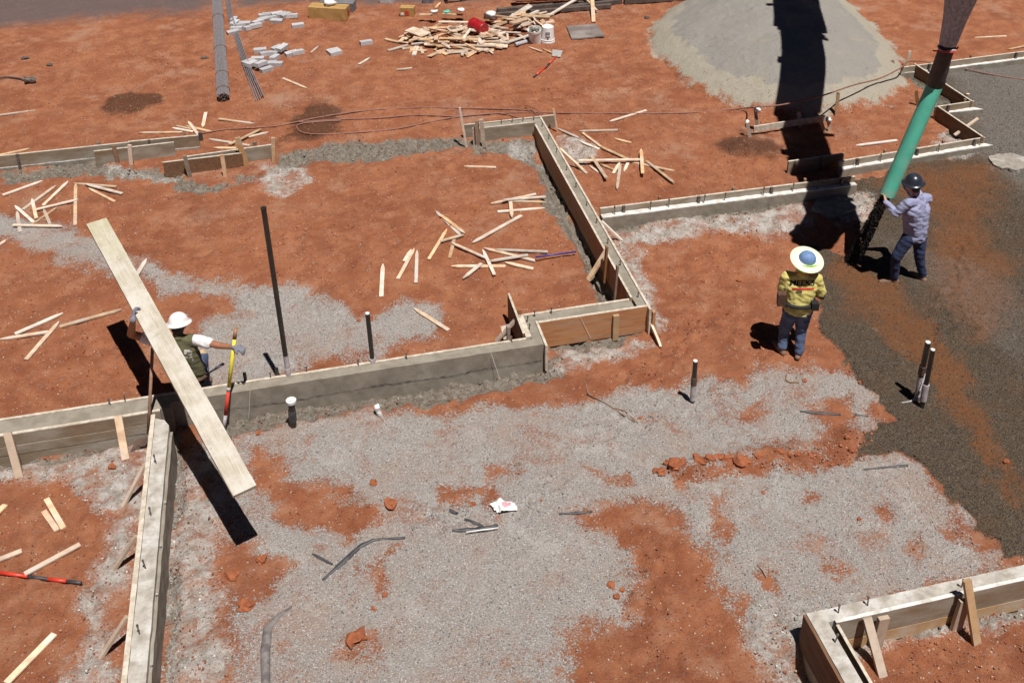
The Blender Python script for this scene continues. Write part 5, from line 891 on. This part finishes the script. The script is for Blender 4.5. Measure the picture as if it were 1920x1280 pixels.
# --- squatting worker behind the front wall
w = thing('person', 'squatting worker in olive vest and white hard hat holding the plank', 'person', (-1.75, 11.15, 0))
nk = V(333,628,10.34); sh1 = V(292,640,10.36); sh2 = V(367,637,10.34); hd = V(335,612,10.40); el1 = V(246,626,10.30); gp = plank_at(253,578)+nv*.03; wr1 = plank_at(250,598)+nv*.015
el2 = V(413,648,10.22); wr2 = V(441,651,10.12); hm = V(354,706,10.36); hp1 = hm-RT*.10; hp2 = hm+RT*.10; kn1 = hp1+FWD*.40+Vector((-.05,0,.20)); kn2 = V(379,668,10.75); an1 = kn1-FWD*.16; an1.z = .09; an2 = G(385,722,.09); mid = sh1.lerp(sh2, .5); FW_ = FWD
ts = [(nk, .055, hd, .055), (sh1, .06, sh2, .06), (mid-Vector((0,0,.13)), .10, hm+Vector((0,0,.06)), .095), (hp1, .08, hp2, .08), (sh1, .056, el1, .050), (el1, .050, wr1, .031), (sh2, .052, el2, .042), (el2, .040, wr2, .027), (hp1, .075, kn1, .052), (kn1, .05, an1, .04), (hp2, .075, kn2, .052), (kn2, .05, an2, .04)]
h1 = hand(wr1, gp-wr1, wv_, .9, 1.0, 1); h2 = hand(wr2, (el2-wr2)*-1+Vector((0, 0, -.04)), Vector((0, 0, -1)), .8, 1.0, 1)
blob('body', ts+head(hd, FW_+Vector((0,0,-.25)), (0,0,1))+h1+h2, 'skin', w, .0085)
blob('glove', hand(wr1, gp-wr1, wv_, .9, 1.0, 1, .005)+[(wr1-(gp-wr1).normalized()*.03, .036, wr1, .034)], 'glove', w, .008); blob('glove', hand(wr2, (el2-wr2)*-1+Vector((0, 0, -.04)), Vector((0, 0, -1)), .8, 1.0, 1, .005)+[(wr2.lerp(el2,.12), .036, wr2, .034)], 'glove', w, .008)
blob('white_sleeve', [(sh1, .068, sh1.lerp(el1,.5), .07)], 'shirt_white', w, .011, .006, 3); blob('white_sleeve', [(sh2, .072, sh2.lerp(el2,.52), .072)], 'shirt_white', w, .011, .008, 3)
vest = blob('vest', [(sh1.lerp(sh2,.1), .074, sh1.lerp(sh2,.9), .076), (nk-Vector((0,0,.04)), .08, mid-Vector((0,0,.10)), .13), (mid-Vector((0,0,.12)), .13, (hp1+hp2)/2+Vector((0,0,.08)), .125), (sh1.lerp(sh2,.27)-Vector((0,0,.12)), .13, hp1+Vector((0,0,.10)), .12), (sh1.lerp(sh2,.73)-Vector((0,0,.12)), .13, hp2+Vector((0,0,.10)), .12), (hp1, .125, hp2, .125)], 'shirt_olive', w, .011, .010, 3)
blob('jeans', [(hp1-Vector((0,0,.05)), .115, hp2-Vector((0,0,.05)), .115), (hp1, .10, kn1, .078), (kn1, .074, an1+Vector((0,0,.02)), .062), (hp2, .10, kn2, .078), (kn2, .074, an2+Vector((0,0,.02)), .062)], 'denim', w, .011, .009, 3)
blob('boot', boot([], an1, an1+FWD*.3), 'boot', w, .009); blob('boot', boot([], an2, an2+FWD*.3), 'boot', w, .009)
blob('knee_pad', [(kn2+Vector((0,0,.03)), .07, kn2.lerp(an2,.25), .072)], 'kneepad', w, .01)
hat(w, V(335,606,10.38), Vector((-.02, .24, 1)), .155, 'hat_white', dome=.118); blob('hair', [(hd-FWD*.04+Vector((0,0,-.0)), .08, hd-FWD*.045-Vector((0,0,.06)), .06)], 'hair', w, .01)
k = MB(); ring = [hm+Vector((0,0,.03))+RT*(.225*math.cos(a))+FWD*(.15*math.sin(a)) for a in [2*math.pi*q/32 for q in range(33)]]; k.tube(ring, .022, 8, caps=False); k.build('tool_belt', 'leather', w, smooth=True)
k = MB(); k.tube([V(385,703,10.34), V(419,682,10.30)], .012, 8); k.build('hammer_handle', 'black_plastic', w, smooth=True); k = MB(); k.tube([V(404,691,10.315), V(419,682,10.30)], .018, 8); k.build('hammer_grip', 'glove', w, smooth=True); k = MB(); k.tube([V(384,702,10.34), V(377,712,10.34)], .02, 8); k.build('hammer_head', 'bolt', w)
def lettering2():
    tm = vest.data; o0 = Vector(w['_o']); bvh = BVHTree.FromPolygons([v.co+o0 for v in tm.vertices], [list(p.vertices) for p in tm.polygons]); k = MB()
    for (x0, y0, x1, y1) in ((345,655,350,664),(350,655,356,660),(356,658,360,670),(346,664,358,666),(345,668,361,671),(346,673,363,676)):
        q = [];
        for (px, py) in ((x0,y0),(x1,y0),(x1,y1),(x0,y1)):
            d = Vector(ray(px, py)).normalized(); h_ = bvh.ray_cast(Vector((0, 0, CAMH)), d); q.append((h_[0]-d*.006) if h_[0] else V(px, py, 10.2))
        k.add(q, [[0,1,2,3]])
    k.build('emblem', 'bolt_pale', w)
lettering2()
# ------------------------------------------------------------------ leaning tools
def leaner(name, label, cat, segs, D0, D1, px0, py0, px1, py1):
    a_ = GG(px0, py0); w = thing(name, label, cat, a_); b_ = V(px1, py1, D1); n = 10
    for (s0, s1, r_, mm, nm) in segs: MB().tube([a_.lerp(b_, s0), a_.lerp(b_, s1)], r_, 10).build(nm, mm, w, smooth=True)
    return w, a_, b_
a0 = GG(420, 803); dA = a0.x*F2[0]+a0.y*F2[1]
w, a_, b_ = leaner('long_handled_tool', 'yellow and red handled tool leaning on the front wall by the squatting worker', 'tool', [(0, .14, .022, 'tape', 'ferrule'), (.14, .38, .0225, 'red_trim', 'red_grip'), (.38, .42, .023, 'tape', 'band'), (.42, .90, .0225, 'yellow_paint', 'yellow_shaft'), (.90, 1, .024, 'wood_brown', 'worn_end')], dA, dA+.32, 420, 803, 442, 616)
a_ = GG(262, 842); w = thing('hoe', 'rusty hoe with wooden handle standing against the front wall', 'hoe', a_); top = V(286, 652, (a_.x*F2[0]+a_.y*F2[1])+.40); neck = V(278, 812, (a_.x*F2[0]+a_.y*F2[1])+.05)
MB().tube([neck, neck.lerp(top, .5), top], .019, 10).build('handle', 'handle_wood', w, smooth=True)
n1 = V(277, 824, (a_.x*F2[0]+a_.y*F2[1])+.02); MB().tube([neck, n1, V(272,833,a_.x*F2[0]+a_.y*F2[1]), V(262,835,a_.x*F2[0]+a_.y*F2[1]-.02)], .009, 8).build('gooseneck', 'bolt', w, smooth=True)
k = MB(); P = [V(256,840,10.0)*0+a_+Vector((-.12, -.05, .0)), a_+Vector((.10, .0, .0)), a_+Vector((.09, .05, .12)), a_+Vector((-.02, .04, .12))]; k.add(P+[p+Vector((.0, .006, .0)) for p in P], [[0,1,2,3],[7,6,5,4],[0,4,5,1],[1,5,6,2],[2,6,7,3],[3,7,4,0]]); k.build('blade', 'rusty_steel', w)
# ------------------------------------------------------------------ conveyor chute: green pipe, rubber sleeve, funnel, boom
gB = G(1663, 366, 1.28); gT = G(1757, 151, 3.0); w = thing('conveyor_chute', 'green chute pipe with black sleeve and grey funnel placing gravel', 'chute', G(1663, 366, 1.28)); dd = (gT-gB).normalized()
MB().tube([gB, gT+dd*.03], .112, 28, caps=False).build('green_pipe', 'green_pipe', w, smooth=True); MB().tube([gT+dd*.03, gB], .104, 28, caps=False).build('pipe_lining', 'rubber', w, smooth=True)
s1_ = gT-dd*.05; s3_ = G(1777, 84, 3.62); s2_ = s1_.lerp(s3_, .35)+Vector((.0, .0, .02)); k = MB(); pts = [s1_, s1_.lerp(s2_, .5), s2_, s2_.lerp(s3_, .5), s3_]; k.tube(pts, [.124, .120, .112, .106, .108], 24)
for v_ in k.v: v_ += mnoise.noise_vector(v_*9)*.012
k.build('rubber_sleeve', 'rubber', w, smooth=True)
k = MB(); c_ = s3_+Vector((0, 0, -.05)); k.tube([c_+Vector((.118*math.cos(a), .118*math.sin(a), .012*math.sin(3*a))) for a in [2*math.pi*q/24 for q in range(25)]], .014, 6, caps=False); k.build('chain', 'bolt_pale', w, smooth=True)
k = MB(); k.tube([c_+Vector((-.28, -.10, .03)), c_+Vector((-.12, -.11, -.0)), c_+Vector((.04, -.13, -.02)), c_+Vector((.13, -.05, .02))], .012, 6); k.build('red_strap', 'red_trim', w, smooth=True)
f1_ = G(1806, -18, 4.55); f2_ = f1_+(f1_-s3_)*.9; k = MB(); nF = 20; vs = []; st = [(s3_, .108), (s3_.lerp(f1_, .5), .145), (f1_, .205), (f2_, .36)]
for p, r_ in st:
    for q in range(nF*2):
        a = 2*math.pi*q/(nF*2); rr = r_*(1+(.05 if q % 4 < 2 else -.05)); vs.append(p+Vector((rr*math.cos(a), rr*math.sin(a), 0)))
nn_ = nF*2; k.add(vs, [[j*nn_+i, j*nn_+(i+1) % nn_, (j+1)*nn_+(i+1) % nn_, (j+1)*nn_+i] for j in range(3) for i in range(nn_)]); k.build('funnel', 'canvas', w, smooth=False)
# boom of the telescopic conveyor, above the frame (throws the broad shadow)
w = thing('conveyor_boom', 'telescopic conveyor boom overhead carrying gravel to the chute', 'conveyor boom', f2_)
def unshadow(px, py, h):
    z = 0.15; g = GG(px, py); s = TOSUN/TOSUN.z; return g+s*(h-g.z)
pth = [(1556,392,5.9), (1522,300,6.6), (1494,212,7.3), (1478,110,8.2), (1468,15,9.3), (1450,-130,10.8)]
P = [unshadow(*q) for q in pth]; wdt = [.66, .66, .74, 1.0, 1.25, 1.5]
for i in range(5):
    a_, b_ = P[i], P[i+1]; x = (b_-a_).normalized(); sd3 = x.cross(UPV).normalized(); hw = (wdt[i]+.06)/2
    for s_, ofs in ((-1, hw*.62), (1, hw*.28)):
        wd_ = hw*.70 if s_ < 0 else hw*1.30; MB().beam(a_+sd3*s_*ofs*1.0+(-sd3*.0), b_+sd3*s_*ofs, wd_, .45+.05*i).build('boom_section', 'machine', w)
    MB().beam(b_-x*.12-sd3*hw*1.12, b_-x*.12+sd3*hw*1.12, .16, .5).build('section_collar', 'machine', w)
for i in range(11):
    s_ = .04+i*.09; a_ = P[int(s_*5)].lerp(P[int(s_*5)+1], s_*5 % 1); x = (P[int(s_*5)+1]-P[int(s_*5)]).normalized(); sd3 = x.cross(UPV).normalized(); hw = wdt[int(s_*5)]/2+.05; q = -1 if i % 3 else 1
    MB().beam(a_+sd3*q*hw*.8, a_+sd3*q*(hw+.05+.04*(i % 4)), .10+.05*(i % 3), .12).build('added_bracket', 'machine', w)  # unseen protrusions added to give the boom's cast shadow a jagged edge
k = MB(); k.lathe([(.26, -.5), (.34, .0), (.42, .35), (.42, .6)], P[0]-Vector((0, 0, .45)), (0, 0, 1), 16); k.build('hopper', 'machine', w)
k = MB(); k.beam(f2_+Vector((0,0,-.1)), P[0], .5, .4); k.build('discharge_head', 'machine', w)
# falling stream of gravel
st0 = gB+Vector((0, 0, .05)); st1 = GG(1597, 494); k = MB(); R = random.Random(2)
for i in range(5200):
    s = R.random()**.9; c_ = st0.lerp(st1, s); rr = (.075+.045*s)*R.random()**.45; a = R.random()*6.283; r_ = R.uniform(.006, .012); p = c_+Vector((math.cos(a)*rr, math.sin(a)*rr, R.uniform(-.02, .02)))
    if s > .97 and R.random() < .7: p += Vector((R.gauss(0, .10), R.gauss(0, .10), 0)); p.z = gzf(p.x, p.y)+R.uniform(0, .05)
    k.add([p+Vector((r_,0,0)), p+Vector((0,r_,0)), p+Vector((-r_,0,0)), p+Vector((0,-r_,0)), p+Vector((0,0,r_)), p-Vector((0,0,r_))], [[0,1,4],[1,2,4],[2,3,4],[3,0,4],[1,0,5],[2,1,5],[3,2,5],[0,3,5]])
tag(k.build('falling_gravel', 'wet_stones'), 'dark wet gravel pouring from the green pipe to the ground', 'gravel', kind='stuff')
# concrete blotch and slab end near the pipe
for q, rr, lab in (((1893,308), .36, 'flat pale concrete splat on the gravel at far right'),):
    c0 = GG(*q); n = 40; k = MB(); pts = [(c0.x+rr*(1+.25*mnoise.noise(Vector((math.cos(a), math.sin(a), 4))*2))*math.cos(a), c0.y+rr*.8*(1+.25*mnoise.noise(Vector((math.cos(a), math.sin(a), 4))*2))*math.sin(a)) for a in [2*math.pi*i/n for i in range(n)]]; z = gzf(c0.x, c0.y)
    k.poly(pts, z-.05, z+.035); k.rough(.06, .022).build('concrete_splat', 'concrete_mid'); tag(ALL[-1], lab, 'concrete')
P = [G(1535,372,.10), G(1600,358,.10), G(1640,374,.10), G(1600,395,.10), G(1560,408,.10), G(1520,395,.10)]; k = MB(); k.poly([(p.x, p.y) for p in P], -.05, .12); k.rough(.06, .035); tag(k.build('concrete_spill', 'concrete_mid'), 'rough grey concrete spill at the end of the wall by the shadow', 'concrete')
# guide strings
for q0, q1, lab in (((469,722),(467,786), 'thin string hanging down the bare wall face near the yellow handle'), ((921,662),(937,712), 'thin string hanging down the bare wall face near the jog'), ((1088,595),(1102,624), 'thin string across the orange plywood face')):
    a_ = G(*q0, ZT+.002); b_ = GG(*q1); b_.y = min(b_.y, 10.60) if q0[0] < 1000 else 11.08; a_.y = min(a_.y, 10.64) if q0[0] < 1000 else 11.088
    b_.z = .02; MB().tube([a_, b_], .0022, 5).build('guide_string', 'white_plastic'); tag(ALL[-1], lab, 'string', 'guide strings on the walls')
for o in bpy.data.objects:
    if '_o' in o: del o['_o']
